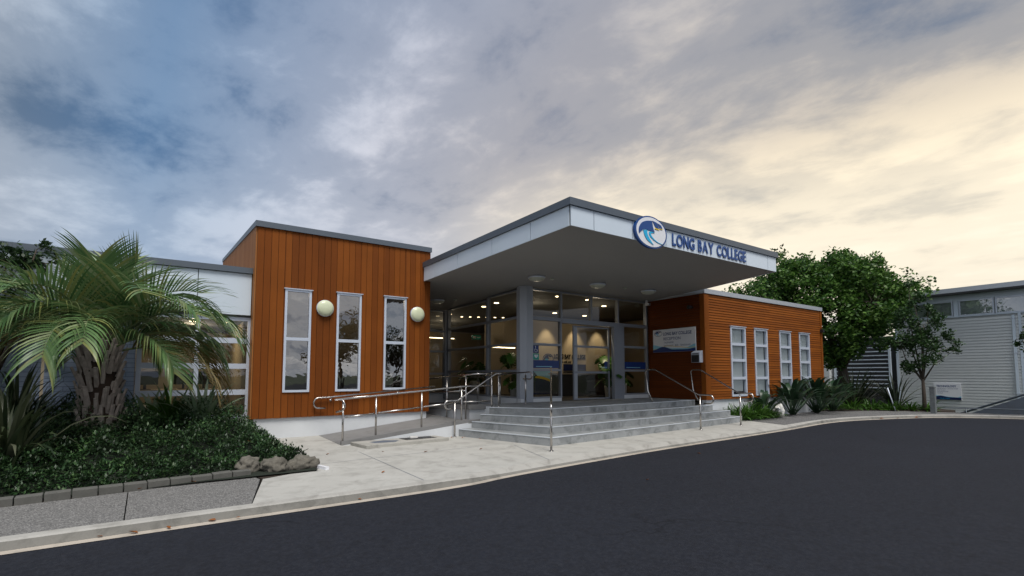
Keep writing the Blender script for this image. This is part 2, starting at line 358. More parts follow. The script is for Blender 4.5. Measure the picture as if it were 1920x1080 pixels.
# unseen sky behind the viewer, brightened to add light and window reflections
B=dotaz(55.8-180); br=ramp(nt,[(.05,(0,0,0)),(.6,(1,1,1))],'EASE'); nt.links.new(B,br.inputs[0])
c=mix(nt,math_(nt,'MULTIPLY',br.outputs[0],.55),c,mix(nt,dr.outputs[0],(.35,.42,.56),(1.8,1.75,1.7)))
bg2=N(nt,'ShaderNodeBackground'); nt.links.new(c,bg2.inputs[0]); bg2.inputs[1].default_value=1.0
ms=N(nt,'ShaderNodeMixShader'); ms.inputs[0].default_value=.93
nt.links.new(bg1.outputs[0],ms.inputs[1]); nt.links.new(bg2.outputs[0],ms.inputs[2]); nt.links.new(ms.outputs[0],out.inputs[0])
sl=bpy.data.lights.new('sun','SUN'); sl.energy=3.3; sl.angle=R(26); sl.color=(1,.96,.90)
so=bpy.data.objects.new('sun',sl); COL.objects.link(so); so.location=(0,-20,30)
d=Vector((math.cos(R(SUN_AZ))*math.cos(R(SUN_EL)),math.sin(R(SUN_AZ))*math.cos(R(SUN_EL)),math.sin(R(SUN_EL))))
so.rotation_euler=d.to_track_quat('Z','Y').to_euler()

# ------------------------------------------------------------------ ground, road, kerb, paths
mb=MB(); n=64; vs=[(0,0,-.76)]+[(math.cos(2*math.pi*k/n)*900,math.sin(2*math.pi*k/n)*900,-.76) for k in range(n)]
mb.add(vs,[(0,1+k,1+(k+1)%n) for k in range(n)]); tag(mb.build('ground',M['grass']),kind='structure')
kb=[(-60,6.68),(-1.4,6.68),(.74,6.68),(2.4,6.66),(3.6,6.68),(4.3,6.86),(5.63,7.02),(7.3,7.2),(9.07,7.36),(11.8,7.5),(14.66,7.66),(16.2,7.80),(17.5,7.94),(18.9,7.98),(20.2,7.83),(21.5,7.5),(22.8,7.1),(24.0,6.6),(25.2,5.7),(26.1,4.4),(26.8,2.2),(27.1,-1),(27.2,-40)]
def smooth(pts,it=2):
    for _ in range(it):
        q=[pts[0]]
        for a,b in zip(pts,pts[1:]):
            q+= [(a[0]*.75+b[0]*.25,a[1]*.75+b[1]*.25),(a[0]*.25+b[0]*.75,a[1]*.25+b[1]*.75)]
        pts=q+[pts[-1]]
    return pts
kb=smooth(kb)
def offs(pts,d):
    o=[]
    for i,p in enumerate(pts):
        a=pts[max(i-1,0)]; b=pts[min(i+1,len(pts)-1)]; t=Vector((b[0]-a[0],b[1]-a[1])).normalized()
        o.append((p[0]+t.y*d,p[1]-t.x*d))
    return o
k1=offs(kb,.13); k2=offs(kb,.165); k3=offs(kb,.27)
k0=[(kb[0][0],kb[0][1]),*kb[1:]]
def strip(mb,a,za,b,zb,mi=0):
    n=len(a); zf=lambda z,p:(z(p) if callable(z) else z)
    mb.add([(*p,zf(za,p)) for p in a]+[(*p,zf(zb,p)) for p in b],[(i,i+1,n+i+1,n+i)[::-1] for i in range(n-1)],mi=mi)
mb=MB(); road=[*k2,(27.2,-60),(-60,-60)]
mb.prism(road,-.8,-.105); tag(mb.build('road',M['asphalt']),kind='structure')
mb=MB(); strip(mb,k2,-.096,k3,-.100); tag(mb.build('gutter',M['gutter']),kind='structure')
# kerb: top falls slightly, rounded arris, vertical face; the kerb is dropped in front of the steps
def drop(p):
    x=p[0]; t=min(1,max(0,(x-3.4)/1.0))*min(1,max(0,(17.5-x)/2.5)); return -.045*t
ka=offs(kb,.10)
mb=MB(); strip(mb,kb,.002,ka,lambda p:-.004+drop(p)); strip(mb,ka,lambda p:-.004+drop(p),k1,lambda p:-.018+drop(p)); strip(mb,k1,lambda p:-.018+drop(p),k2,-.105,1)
kerb=mb.build('kerb',[M['kerb'],M['kerb_face_shaded']]); tag(kerb,kind='structure')
def cutpath(x0,x1,back,name,mat,top=0.0):
    pts=[p for p in kb if x0<p[0]<x1]
    import bisect
    def yat(x):
        for a,b in zip(kb,kb[1:]):
            if a[0]<=x<=b[0]: return a[1]+(b[1]-a[1])*(x-a[0])/(b[0]-a[0]+1e-9)
        return kb[-1][1]
    pts=[(x0,yat(x0)),*pts,(x1,yat(x1))]
    mb=MB(); mb.prism([*pts,*back],-.78,top); o=mb.build(name,mat); tag(o,kind='structure'); return o
cutpath(-60,-.452,[(-.53,8.26),(-3.6,7.93),(-60,7.93)],'footpath',M['agg'])
cutpath(-.44,.755,[(1.02,8.14),(.96,8.47),(-.518,8.26)],'footpath',M['agg'])
cutpath(.765,15.36,[(15.9,9.6),(15.9,9.9),(6,13.4),(1.2,13.4),(1.6,10),(1.93,8.5),(1.06,8.14)],'paving',M['conc'])
m=MB()
for a_,b_ in (((3.0,6.72),(3.0,9.9)),((5.6,7.05),(6.1,8.9)),((8.9,7.36),(8.9,8.45)),((12.9,7.6),(12.9,8.8)),((1.7,8.9),(5.9,9.2))):
    p_=Vector(a_);q_=Vector(b_);t_=(q_-p_).normalized();n_=Vector((t_.y,-t_.x))*.005
    m.add([(*(p_+n_),.003),(*(q_+n_),.003),(*(q_-n_),.003),(*(p_-n_),.003)],[(0,1,2,3)[::-1]])
tag(m.build('paving_joints',M['retain']),kind='structure')
cutpath(15.37,25.9,[(25.4,7.71),(24.64,8.6),(22.79,9.48),(21.06,9.96),(19.14,9.98),(15.92,9.9),(15.91,9.6)],'side_path',M['path_asphalt'],.001)
mb=MB(); mb.prism([(-60,7.95),(-3.6,7.95),(-.52,8.285),(.97,8.49),(1.06,8.16),(1.93,8.5),(1.6,10),(1.2,13.6),(-60,13.6)],-.78,lambda x,y:0.0)
tag(mb.build('garden_bed',M['soil']),kind='structure')
mb=MB(); mb.prism([(15.92,9.92),(19.14,10.0),(21.06,9.98),(22.79,9.5),(24.64,8.62),(25.4,7.73),(26.2,6.4),(27.3,6.6),(29.2,9),(30.5,12),(30,18),(15.92,18)],-.78,.03)
tag(mb.build('garden_bed',M['soil']),kind='structure')

# ------------------------------------------------------------------ the building
bld=thing('school_building',(6,13,0),'low cedar clad reception building with white fascia and wide entrance canopy','building')
def part(mb,name,mat,parent=None,label=None,bevel=0):
    o=mb.build(name,mat,parent or bld,bevel)
    if label: o['label']=label
    return o
zs=lambda x,y: 4.46-(y-7.05)*.034
# --- tower
TY=13.02; TX0,TX1=1.40,5.95; TZ0=.49
twins=[(2.05,2.67,1.11,3.67),(3.30,3.94,1.11,3.69),(4.57,5.21,1.13,3.71)]
mb=MB()
for r in rect_minus((TX0,TX1,TZ0,5.14),twins): mb.box(r[0],r[1],TY+.025,TY+.16,r[2],r[3])
mb.box(TX1-.14,TX1-.02,TY+.16,25.5,.3,5.1); mb.box(TX0+.02,TX0+.14,TY+.16,25.5,.3,5.1)
mb.box(TX0+.14,TX1-.14,25.3,25.5,.3,5.1)
part(mb,'wall_lining',M['groove'])
mb=MB(); nb=29; pw=(TX1-TX0)/nb
for i in range(nb):
    a=TX0+i*pw
    for r in rect_minus((a+.0045,a+pw-.0045,TZ0,5.14),twins):
        mb.box(r[0],r[1],TY,TY+.03,r[2]+rnd.uniform(0,.003),r[3])
part(mb,'front_cladding',M['timber_v'])
mb=MB(); ys=TY+.03
ztop=lambda y: 5.14+(y-TY)*.122
y=ys
while y<25.4:
    mb.prism([(TX0-.03,y+.006),(TX0+.02,y+.006),(TX0+.02,y+.15),(TX0-.03,y+.15)],TZ0,lambda x,yy:ztop(yy)); 
    y+=.155
part(mb,'side_cladding',M['timber_lit'])
mb=MB(); y=ys
while y<17.3: mb.prism([(TX1-.02,y+.006),(TX1+.0,y+.006),(TX1+.0,y+.15),(TX1-.02,y+.15)],TZ0,5.14); y+=.155
part(mb,'side_cladding',M['timber_v'])
mb=MB(); mb.prism([(TX0-.05,TY-.045),(TX1+.02,TY-.045),(TX1+.02,25.6),(TX0-.05,25.6)],lambda x,y:ztop(y)-.0,lambda x,y:ztop(y)+.14)
part(mb,'roof_cap',M['cap'])
mb=MB(); mb.box(TX0+.06,TX1-.06,TY+.06,TY+.3,-.1,TZ0); mb.box(TX1-.3,TX1-.06,TY+.3,17.4,-.1,TZ0)
part(mb,'concrete_base',M['white_conc'])
def window(ax,c,a0,a1,z0,z1,trans,fmat,gmat,fw=.055,depth=.09,outw=1,name='window',muls=(),head=False,parent=None,proud=.03):
    "frame on plane c (outer face toward -axis), panes as sub-parts; trans = heights of transoms"
    mb=MB(); d0,d1=c-proud,c-proud+depth
    pbox(mb,ax,d0,d1,a0,a0+fw,z0,z1); pbox(mb,ax,d0,d1,a1-fw,a1,z0,z1)
    cols=[a0+fw,*muls,a1-fw]
    zz=[z0,*trans,z1]
    pbox(mb,ax,d0,d1,a0+fw,a1-fw,z0,z0+fw); pbox(mb,ax,d0,d1,a0+fw,a1-fw,z1-fw,z1)
    for t in trans: pbox(mb,ax,d0,d1,a0+fw,a1-fw,t-fw*.7,t+fw*.7)
    for m_ in muls: 
        for za,zb in zip(zz,zz[1:]):
            pbox(mb,ax,d0,d1,m_-fw*.5,m_+fw*.5,za+(fw if za==z0 else fw*.7),zb-(fw if zb==z1 else fw*.7))
    if head: pbox(mb,ax,d0-.03,d1,a0-.03,a1+.03,z1,z1+.02)
    f=mb.build(name,fmat,parent or bld)
    edges=[a0+fw]+[m_ for m_ in muls]+[a1-fw]
    for i in range(len(edges)-1):
        for za,zb in zip(zz,zz[1:]):
            g=MB(); e0=edges[i]+(fw*.5 if i else 0); e1=edges[i+1]-(fw*.5 if i+1<len(edges)-1 else 0)
            zl=za+(fw if za==z0 else fw*.7); zh=zb-(fw if zb==z1 else fw*.7); cc=c-proud+depth*.5
            if ax=='y': g.add([(e0,cc,zl),(e1,cc,zl),(e1,cc,zh),(e0,cc,zh)],[(0,1,2,3)])
            else: g.add([(cc,e0,zl),(cc,e1,zl),(cc,e1,zh),(cc,e0,zh)],[(0,3,2,1)])
            g.build('pane',gmat,f)
    return f
for wn in twins: window('y',TY,*wn,[2.43],M['frame'],M['glass_wavy'],head=True)
# tower room
mb=MB(); mb.box(1.56,5.78,16.2,16.3,.3,4.6); mb.box(1.56,1.66,13.2,16.2,.3,4.6); mb.box(3.45,3.55,13.9,16.2,.3,4.6)
part(mb,'interior_wall',M['tan_wall'])
mb=MB(); mb.box(1.56,5.8,13.2,16.2,.25,.30); part(mb,'interior_floor',M['carpet'])
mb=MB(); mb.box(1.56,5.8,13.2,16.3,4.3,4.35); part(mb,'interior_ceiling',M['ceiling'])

# --- left wing
LY=13.45
lw=(-.84,1.40,.50,2.95)
window('y',LY+.12,lw[0],lw[1],lw[2],lw[3],[1.12,1.75,2.37],M['frame'],M['glass'],fw=.09,muls=(.28,),depth=.1)
mb=MB(); mb.box(-2.3,-.86,LY,LY+.3,-.2,2.93); part(mb,'brick_wall',M['brick'])
mb=MB(); mb.box(-9,-2.32,LY+.5,LY+.8,-.2,2.93); part(mb,'brick_wall',M['brick'],label='recessed shaded brick wall')
mb=MB(); mb.box(-.84,1.4,LY+.05,LY+.35,-.2,.49); part(mb,'concrete_base',M['white_conc'])
edges=[1.36,.24,-1.2,-2.65,-4.1,-5.55,-7.0,-9.0]
for a,b in zip(edges[1:],edges):
    mb=MB(); mb.box(a+.008,b-.008,LY+.01,LY+.05,3.0,4.02); part(mb,'fascia_panel',M['fascia'])
mb=MB(); mb.box(-9,1.36,LY+.055,LY+.25,2.96,4.0); mb.box(-9,1.36,LY+.25,20,2.96,3.05); part(mb,'eave_lining',M['techsofft'])
mb=MB(); mb.box(-9.1,1.37,LY-.05,24,4.03,4.17); part(mb,'roof_cap',M['cap'],label='dark grey flashing over the low left wing')
mb=MB(); mb.box(-2.3,1.5,18.6,18.7,0.3,3); mb.box(1.25,1.38,13.95,18.6,.3,3.0); mb.box(-2.4,-2.3,13.75,18.6,.3,3); part(mb,'interior_wall',M['warm_wall'])
mb=MB(); mb.box(-2.3,1.25,13.8,18.6,.3,.45); part(mb,'interior_floor',M['carpet'])
mb=MB(); mb.box(-2.3,1.25,13.9,18.6,2.90,2.94); part(mb,'interior_ceiling',M['ceiling'])

# --- canopy
cp=[(6.2,7.08),(13.86,7.08),(14.38,10.6),(14.38,12.1),(18,12.3),(18,24),(5.99,24),(5.99,13.0),(5.76,13.0)]
mb=MB(); mb.prism(cp,lambda x,y:zs(x,y)+.012,lambda x,y:zs(x,y)+.40); part(mb,'soffit',M['soffit'])
mb=MB(); cap=[(6.13,7.01),(13.93,7.01),(14.45,10.6),(14.45,12.1),(18.1,12.2),(18.1,24.1),(6.0,24.1),(6.0,13.0),(5.69,13.0)]
mb.prism(cap,lambda x,y:zs(x,y)+.403,lambda x,y:zs(x,y)+.55); part(mb,'roof_cap',M['cap'],label='dark grey flashing around the canopy edge')
def fpanel(p,q,thick):
    mb=MB(); p=Vector(p);q=Vector(q); t=(q-p).normalized(); nrm=Vector((t.y,-t.x)); p=p+t*.008;q=q-t*.008
    mb.prism([p+nrm*thick,q+nrm*thick,q+nrm*.009,p+nrm*.009],lambda x,y:zs(x,y)-.0,lambda x,y:zs(x,y)+.400); part(mb,'fascia_panel',M['fascia'])
def fback(p,q):
    mb=MB(); p=Vector(p);q=Vector(q); t=(q-p).normalized(); nrm=Vector((t.y,-t.x))
    mb.prism([p+nrm*.007,q+nrm*.007,q+nrm*.002,p+nrm*.002],lambda x,y:zs(x,y)+.015,lambda x,y:zs(x,y)+.395); part(mb,'fascia_backing',M['black'])
fback((6.2,7.08),(13.86,7.08)); fback((5.762,12.99),(6.198,7.09))
xs=[6.18,6.80,7.93,9.05,10.17,11.27,12.35,13.43,13.88]
for a,b in zip(xs,xs[1:]): fpanel((a,7.08),(b,7.08),.03)
ly=[13.0,12.45,11.17,9.65,8.25,7.09]
fx=lambda y: 6.2-(y-7.08)/(13-7.08)*.44
for a,b in zip(ly,ly[1:]): fpanel((fx(a),a),(fx(b),b),.03)
fpanel((13.86,7.08),(14.38,10.6),.03)

# --- entrance glazing
GY=12.15; F=.694
hz=lambda y: zs(0,y)-.03
colm=MB(); colm.prism([(8.60,12.22),(8.74,12.05),(8.98,12.05),(8.98,12.4),(8.60,12.4)],.70,lambda x,y:zs(x,y)+.01); part(colm,'column',M['column_grey'])
for bb in ((8.56,10.18,12.12,12.3,F-.3,.80),(13.05,14.4,12.12,12.3,F-.3,.82),(8.6,8.78,12.41,17.49,.1,.80),(6.0,8.78,17.5,17.62,.1,.80)):
    mb=MB(); mb.box(*bb); part(mb,'concrete_base',M['white_conc'])
G=M['grey_frame']; gd=M['glass_dark']
window('y',GY,8.98,10.2,.80,3.32,[1.69,2.50],G,gd,fw=.052,depth=.14)
window('y',GY,13.06,14.37,.82,3.32,[1.69,2.54],G,gd,fw=.052,depth=.14)
window('y',GY+.002,8.98,14.37,3.323,4.26,[],G,gd,fw=.055,depth=.14,muls=(10.2,11.54,12.84))
window('x',8.7,12.405,14.32,.80,4.23,[1.66,2.51,3.34],G,gd,fw=.052,depth=.14)
window('x',8.7,14.325,17.32,.80,4.15,[1.66,2.51,3.34],G,gd,fw=.052,depth=.14)
window('y',17.42,6.0,8.62,.80,4.08,[1.58,2.45,3.25],G,gd,fw=.052,depth=.14,muls=(7.3,))
mb=MB(); mb.box(8.58,8.82,17.33,17.5,.6,4.09); part(mb,'column',M['grey_frame'],label='far corner post of the glazed entrance')
mb=MB(); mb.box(12.58,13.05,12.10,12.24,F,3.32); mb.box(10.2,12.58,12.10,12.3,3.23,3.32); part(mb,'door_frame',G)
def door(a0,a1,y,z0,z1,fw,trans,m=None):
    f=window('y',y,a0,a1,z0,z1,trans,m or G,gd,fw=fw,depth=.05,name='sliding_door'); return f
dl_=door(10.86,12.56,12.34,F+.005,3.2,.05,[1.62,2.5])
m_=MB(); m_.box(10.912,11.04,12.315,12.37,F+.056,3.149); m_.build('stile',M['column_grey'],dl_)
# inner porch doors

# interior lobby
mb=MB(); mb.box(8.82,18,12.31,24,.55,F-.006); mb.box(6.0,8.78,17.63,24,.55,F-.006); part(mb,'interior_floor',M['carpet'])
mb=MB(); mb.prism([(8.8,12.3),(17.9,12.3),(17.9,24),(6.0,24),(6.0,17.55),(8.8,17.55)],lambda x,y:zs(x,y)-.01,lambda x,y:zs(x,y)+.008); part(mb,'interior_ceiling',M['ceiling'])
mb=MB(); mb.box(11.7,17.9,16.5,16.62,F,4.05); part(mb,'interior_wall',M['warm_wall'])
mb=MB(); mb.box(6,17.9,23.8,23.95,F,3.98); mb.box(17.8,17.95,12.3,23.8,F,4.1); mb.box(11.7,11.82,16.62,19.5,F,4.0); mb.box(14.6,17.8,12.32,12.4,F,4.2); part(mb,'interior_wall',M['tan_wall'])
# painted wave on the cream wall
def wavepoly(name,mat,x0,x1,ylow,yhi,plane,off,ax,parent,n=28,rev=False):
    mb=MB(); lo=[];hi=[]
    for i in range(n+1):
        t=i/n; a=x0+(x1-x0)*t; lo.append((a,ylow(t))); hi.append((a,yhi(t)))
    vs=[]
    for a,b in lo+hi: vs.append((a,plane-off,b) if ax=='y' else (plane-off,a,b))
    fs=[(i,i+1,n+2+i,n+1+i) for i in range(n)]
    mb.add(vs,fs); return mb.build(name,mat,parent)
wall_art=thing('wall_mural',(14,16.47,.7),'blue and ochre wave mural low on the cream lobby wall','mural')
wavepoly('blue_wave',M['paleblue'],12.2,17.2,lambda t:.72,lambda t:1.45+.35*math.sin(1.0+t*7),16.5,.006,'y',wall_art)
wavepoly('ochre_wave',M['yellow'],12.2,17.2,lambda t:.71,lambda t:1.22+.28*math.sin(1.3+t*7),16.5,.010,'y',wall_art)
wavepoly('navy_wave',M['navy_dark'],12.2,17.2,lambda t:.70,lambda t:1.14+.26*math.sin(1.35+t*7),16.5,.014,'y',wall_art)

# --- right wing
RX0,RX1,RY=14.40,22.76,9.75
rwins=[(15.88,16.83,.78,3.24),(17.41,18.31,.78,3.24),(19.20,20.07,.78,3.24),(20.75,21.61,.78,3.24)]
mb=MB()
for r in rect_minus((RX0+.02,RX1-.02,.70,4.27),rwins): mb.box(r[0],r[1],RY+.03,RY+.2,r[2],r[3])
mb.box(RX0+.03,RX0+.2,RY+.2,12.1,.6,4.27); mb.box(RX1-.2,RX1-.03,RY+.2,18,.3,4.27); mb.box(18.1,RX1-.2,17.8,18,.3,4.27)
part(mb,'wall_lining',M['groove'])
mb=MB(); z=.70; ph=.0893
while z<4.25:
    for r in rect_minus((RX0+.25,RX1-.02,z+.0095,min(z+ph,4.27)),rwins):
        x=r[0]
        # boards are butt jointed at random lengths
        while x<r[1]-1e-4:
            xe=min(r[1],x+rnd.uniform(2.2,4.8)); xe = r[1] if r[1]-xe<.5 else xe
            mb.add([(x,RY-.012,r[2]),(xe,RY-.012,r[2]),(xe,RY+.03,r[2]),(x,RY+.03,r[2]),(x,RY+.004,r[3]),(xe,RY+.004,r[3]),(xe,RY+.03,r[3]),(x,RY+.03,r[3])],
              [(0,3,2,1),(4,5,6,7),(0,1,5,4),(1,2,6,5),(2,3,7,6),(3,0,4,7)]); x=xe
    z+=ph
part(mb,'front_weatherboards',M['timber_h'])
mb=MB(); z=.70
while z<4.25:
    y0,y1,za,zb=RY+.15,12.10,z+.0095,min(z+ph,4.27)
    mb.add([(RX0-.012,y0,za),(RX0+.03,y0,za),(RX0+.03,y1,za),(RX0-.012,y1,za),(RX0+.004,y0,zb),(RX0+.03,y0,zb),(RX0+.03,y1,zb),(RX0+.004,y1,zb)],
              [(0,3,2,1),(4,5,6,7),(0,1,5,4),(1,2,6,5),(2,3,7,6),(3,0,4,7)])
    z+=ph
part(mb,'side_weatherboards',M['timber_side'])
mb=MB(); z=.70
while z<4.25: mb.box(RX1-.03,RX1+.01,RY+.1,18,z+.0095,min(z+ph,4.27)); z+=ph
part(mb,'side_weatherboards',M['timber_h'])
mb=MB(); mb.box(RX0-.02,RX0+.245,RY-.025,RY+.145,.70,4.27); part(mb,'corner_board',M['timber_h'])
mb=MB(); mb.box(RX1-.12,RX1+.02,RY-.025,RY+.09,.70,4.27); part(mb,'corner_board',M['timber_h'])
mb=MB(); mb.box(RX0-.02,RX1+.05,RY-.05,18.05,4.275,4.43); part(mb,'roof_cap',M['cap_light'],label='light grey flashing along the right wing')
mb=MB(); mb.box(RX0+.05,RX1-.06,RY+.06,RY+.3,-.1,.70); mb.box(RX1-.3,RX1-.06,RY+.3,18,-.1,.70); part(mb,'concrete_base',M['white_conc'])
for i,wn in enumerate(rwins):
    f=window('y',RY,*wn,[1.42,2.05,2.62],M['frame'],M['glass_blind'],fw=.07,head=True,depth=.1)
    b=MB(); a0,a1=wn[0]+.07,wn[1]-.07
    xx=a0
    pts=[]; k=0
    while xx<a1+1e-6: pts.append((xx,RY+.085+(.012 if k%2 else 0))); xx+=.03; k+=1
    b.add([(x,y,.87 if i else .95) for x,y in pts]+[(x,y,3.2) for x,y in pts],[(j,j+1,len(pts)+j+1,len(pts)+j) for j in range(len(pts)-1)])
    b.build('blind',M['blind'],f)

# ------------------------------------------------------------------ lamps on the building
def wall_lamp(x,z,label):
    t=thing('wall_lamp',(x,TY,z),label,'wall lamp','round bulkhead lamps on the timber wall')
    m=MB(); m.lathe([(0.001,0),(.215,0),(.215,-.05),(.204,-.07),(.001,-.07)],(x,TY,z),36,'y'); m.build('rim',M['frame'],t)
    m=MB(); m.lathe([(.204,-.07),(.19,-.10),(.15,-.125),(.085,-.14),(.001,-.145)],(x,TY,z),36,'y'); m.build('diffuser',M['lampglass'],t)
wall_lamp(3.0,3.25,'round cream bulkhead lamp between the first and second slim windows')
wall_lamp(5.54,3.27,'round cream bulkhead lamp beside the canopy, at the right end of the timber wall')
def soff_lamp(x,y,label,r=.25):
    z=zs(x,y)+.012
    t=thing('ceiling_lamp',(x,y,z),label,'ceiling lamp','round lamps under the canopy')
    m=MB(); m.lathe([(.001,0),(r,0),(r,-.04),(r-.02,-.055),(.001,-.055)],(x,y,z),32); m.build('rim',M['frame'],t)
    m=MB(); m.lathe([(r-.02,-.055),(r-.04,-.09),(r*.5,-.12),(.001,-.13)],(x,y,z),32); m.build('diffuser',M['soffitlamp'],t)
soff_lamp(8.3,10.96,'round soffit lamp nearest the glazed corner column')
soff_lamp(10.55,10.80,'round soffit lamp between two others, in front of the doors')
soff_lamp(12.81,10.73,'round soffit lamp nearest the timber side wall')
soff_lamp(7.4,15.6,'round soffit lamp far back beside the tall timber wall')
for x,y,l in ((8.81,10.89,'small round detector beside the soffit lamp by the column'),(11.73,10.77,'small round detector between the middle and right soffit lamps'),(7.9,15.2,'small round detector deep under the canopy')):
    z=zs(x,y)+.012; m=MB(); m.lathe([(.001,0),(.055,0),(.055,-.025),(.03,-.05),(.001,-.055)],(x,y,z),20); o=m.build('smoke_detector',M['soffitlamp']); tag(o,l,'detector','detectors under the canopy')
t=thing('security_camera',(14.2,12.0,4.27),'small white security camera in the back corner of the canopy','camera')
m=MB(); m.box(14.17,14.23,11.97,12.03,4.19,4.30); m.build('mount',M['signwhite'],t)
m=MB(); m.box(14.15,14.25,11.86,12.02,4.10,4.185); m.build('camera_body',M['signwhite'],t)
m=MB(); m.lathe([(.001,-.015),(.03,-.015),(.03,0),(.001,0)],(14.2,11.86,4.142),16,'y'); m.build('lens',M['black'],t)
t=thing('flood_light',(14.38,10.2,3.83),'small black spotlight high on the shaded timber side wall','spotlight')
m=MB(); m.box(14.30,14.388,10.15,10.25,3.80,3.88); m.build('bracket',M['black'],t)
m=MB(); m.lathe([(.001,0),(.06,0),(.075,-.10),(.001,-.10)],(14.29,10.2,3.84),16,'x'); m.build('lamp_head',M['black'],t)
t=thing('flood_light',(22.78,9.7,3.4),'small black spotlight on the far right corner of the timber wing','spotlight')
m=MB(); m.box(22.60,22.75,9.62,9.735,3.35,3.47); m.build('lamp_head',M['black'],t)
m=MB(); m.box(22.66,22.70,9.70,9.738,3.47,3.54); m.build('bracket',M['black'],t)

# ------------------------------------------------------------------ lettering and signs
def text_mesh(s,size,off=0.0,ext=.0,sx=1.0,align='LEFT'):
    cu=bpy.data.curves.new('t','FONT'); cu.body=s; cu.size=size; cu.offset=off; cu.extrude=ext; cu.align_x=align; cu.resolution_u=4
    o=bpy.data.objects.new('t',cu); COL.objects.link(o); bpy.context.view_layer.update()
    dg=bpy.context.evaluated_depsgraph_get(); me=bpy.data.meshes.new_from_object(o.evaluated_get(dg))
    bpy.data.objects.remove(o); bpy.data.curves.remove(cu)
    for v in me.vertices: v.co.x*=sx
    return me
def put_text(name,s,size,loc,face,mat,parent=None,width=None,off=0,ext=0,sx=1.0):
    "face '-y' or '-x': text faces that way"
    me=text_mesh(s,size,off,ext,sx)
    xs_=[v.co.x for v in me.vertices]; x0=min(xs_); w0=max(xs_)-x0
    k=(width/w0) if width else 1
    for v in me.vertices: v.co.x=(v.co.x-x0)*k
    me.materials.append(mat)
    o=bpy.data.objects.new(name,me); COL.objects.link(o); o.location=loc
    if parent: link(o,parent)
    o.rotation_euler=(R(90),0,0) if face=='-y' else (R(90),0,R(-90))
    return o,w0*k
# big letters on the fascia: one mesh per letter
SY=7.045
let=thing('fascia_lettering',(9.25,SY,4.55),'raised blue capital letters LONG BAY COLLEGE along the canopy edge','lettering')
word='LONG BAY COLLEGE'; HS=.39
adv=[];x=0
for ch in word:
    if ch==' ': adv.append((ch,x,0)); x+=.15; continue
    me=text_mesh(ch,HS,.012,0,1); xs_=[v.co.x for v in me.vertices]; wch=max(xs_)-min(xs_); bpy.data.meshes.remove(me)
    adv.append((ch,x,wch)); x+=wch+.028
k=3.05/(x-.028)
for ch,px,wch in adv:
    if ch==' ': continue
    put_text('letter',ch,HS,(9.25+px*k,SY-.012,4.53),'-y',M['blue_letter'],let,width=wch*k,off=.010,ext=.007)
def disc(mb,cx,cz,r,y0,y1,n=48,sx=1.0):
    vs=[(cx+math.cos(2*math.pi*k/n)*r*sx,y0,cz+math.sin(2*math.pi*k/n)*r) for k in range(n)]+[(cx+math.cos(2*math.pi*k/n)*r*sx,y1,cz+math.sin(2*math.pi*k/n)*r) for k in range(n)]
    mb.add(vs,[tuple(range(n)),tuple(range(2*n-1,n-1,-1))]+[(k,n+k,n+(k+1)%n,(k+1)%n) for k in range(n)])
def spline(pts,n=6):
    P=[Vector((*p,0)) for p in pts]; o=[]
    for i in range(len(P)-1):
        p0=P[max(i-1,0)];p1=P[i];p2=P[i+1];p3=P[min(i+2,len(P)-1)]
        for j in range(n):
            t=j/n; o.append((.5*((2*p1)+(-p0+p2)*t+(2*p0-5*p1+4*p2-p3)*t*t+(-p0+3*p1-3*p2+p3)*t**3))[:2])
    o.append(P[-1][:2]); return o
# emblem shapes in unit-circle coordinates (x right, y up)
EM={'hood':spline([(-.86,-.28),(-.86,.1),(-.66,.5),(-.34,.70),(.02,.78)])+[(.10,.30),(.20,.02)]+spline([(.20,.02),(-.1,.06),(-.4,.09),(-.62,.02),(-.86,-.28)])[1:-1],
 'p1':[(.06,.80),(.36,.74),(.50,.36),(.30,.34)],
 'p2':[(.42,.72),(.66,.62),(.74,.46),(.72,.38),(.56,.38)],
 'y1':[(.20,.27),(.50,.24),(.53,.30),(.24,.34)],'y2':[(.56,.33),(.76,.34),(.76,.40),(.56,.39)],
 'w1':spline([(-.58,.02),(-.50,-.3),(-.30,-.62),(.10,-.86)])+spline([(.10,-.86),(-.12,-.55),(-.30,-.2),(-.30,.06)]),
 'w2':spline([(.20,-.02),(-.05,.02),(-.20,-.06),(-.14,-.28),(.10,-.50),(.45,-.66),(.80,-.70)])+spline([(.80,-.70),(.40,-.60),(.08,-.38),(-.06,-.16),(.0,-.06),(.20,-.02)])[1:-1]}
def emblem(parent,cx,cz,r,depth,place,blue,cyan,step=.012,sx=1.0):
    for nm,key,mt in (('dark_wave','hood',blue),('dark_stripe','p1',blue),('dark_stripe','p2',blue),('yellow_stripe','y1',M['yellow']),('yellow_stripe','y2',M['yellow']),('light_wave','w1',cyan),('light_wave','w2',cyan)):
        pts=EM[key]; n=len(pts); m=MB()
        fr=[place(cx+p[0]*r*sx,cz+p[1]*r,depth+step) for p in pts]; bk=[place(cx+p[0]*r*sx,cz+p[1]*r,depth-.002) for p in pts]
        m.add(fr+bk,[tuple(range(n)),tuple(range(2*n-1,n-1,-1))]+[(i,n+i,n+(i+1)%n,(i+1)%n) for i in range(n)]); m.build(nm,mt,parent)
lg=thing('round_sign',(8.56,SY,4.72),'large round white sign with navy rim and blue wave emblem on the canopy','sign')
m=MB(); disc(m,8.47,4.685,.358,SY,SY-.06,64,1.48); m.build('rim',M['blue_letter'],lg)
m=MB(); disc(m,8.47,4.685,.328,SY-.059,SY-.066,64,1.48); m.build('face',M['signwhite'],lg)
emblem(lg,8.47,4.685,.325,.066,lambda a,b,dd:(a,SY-dd,b),M['blue_letter'],M['cyan'],sx=1.48)
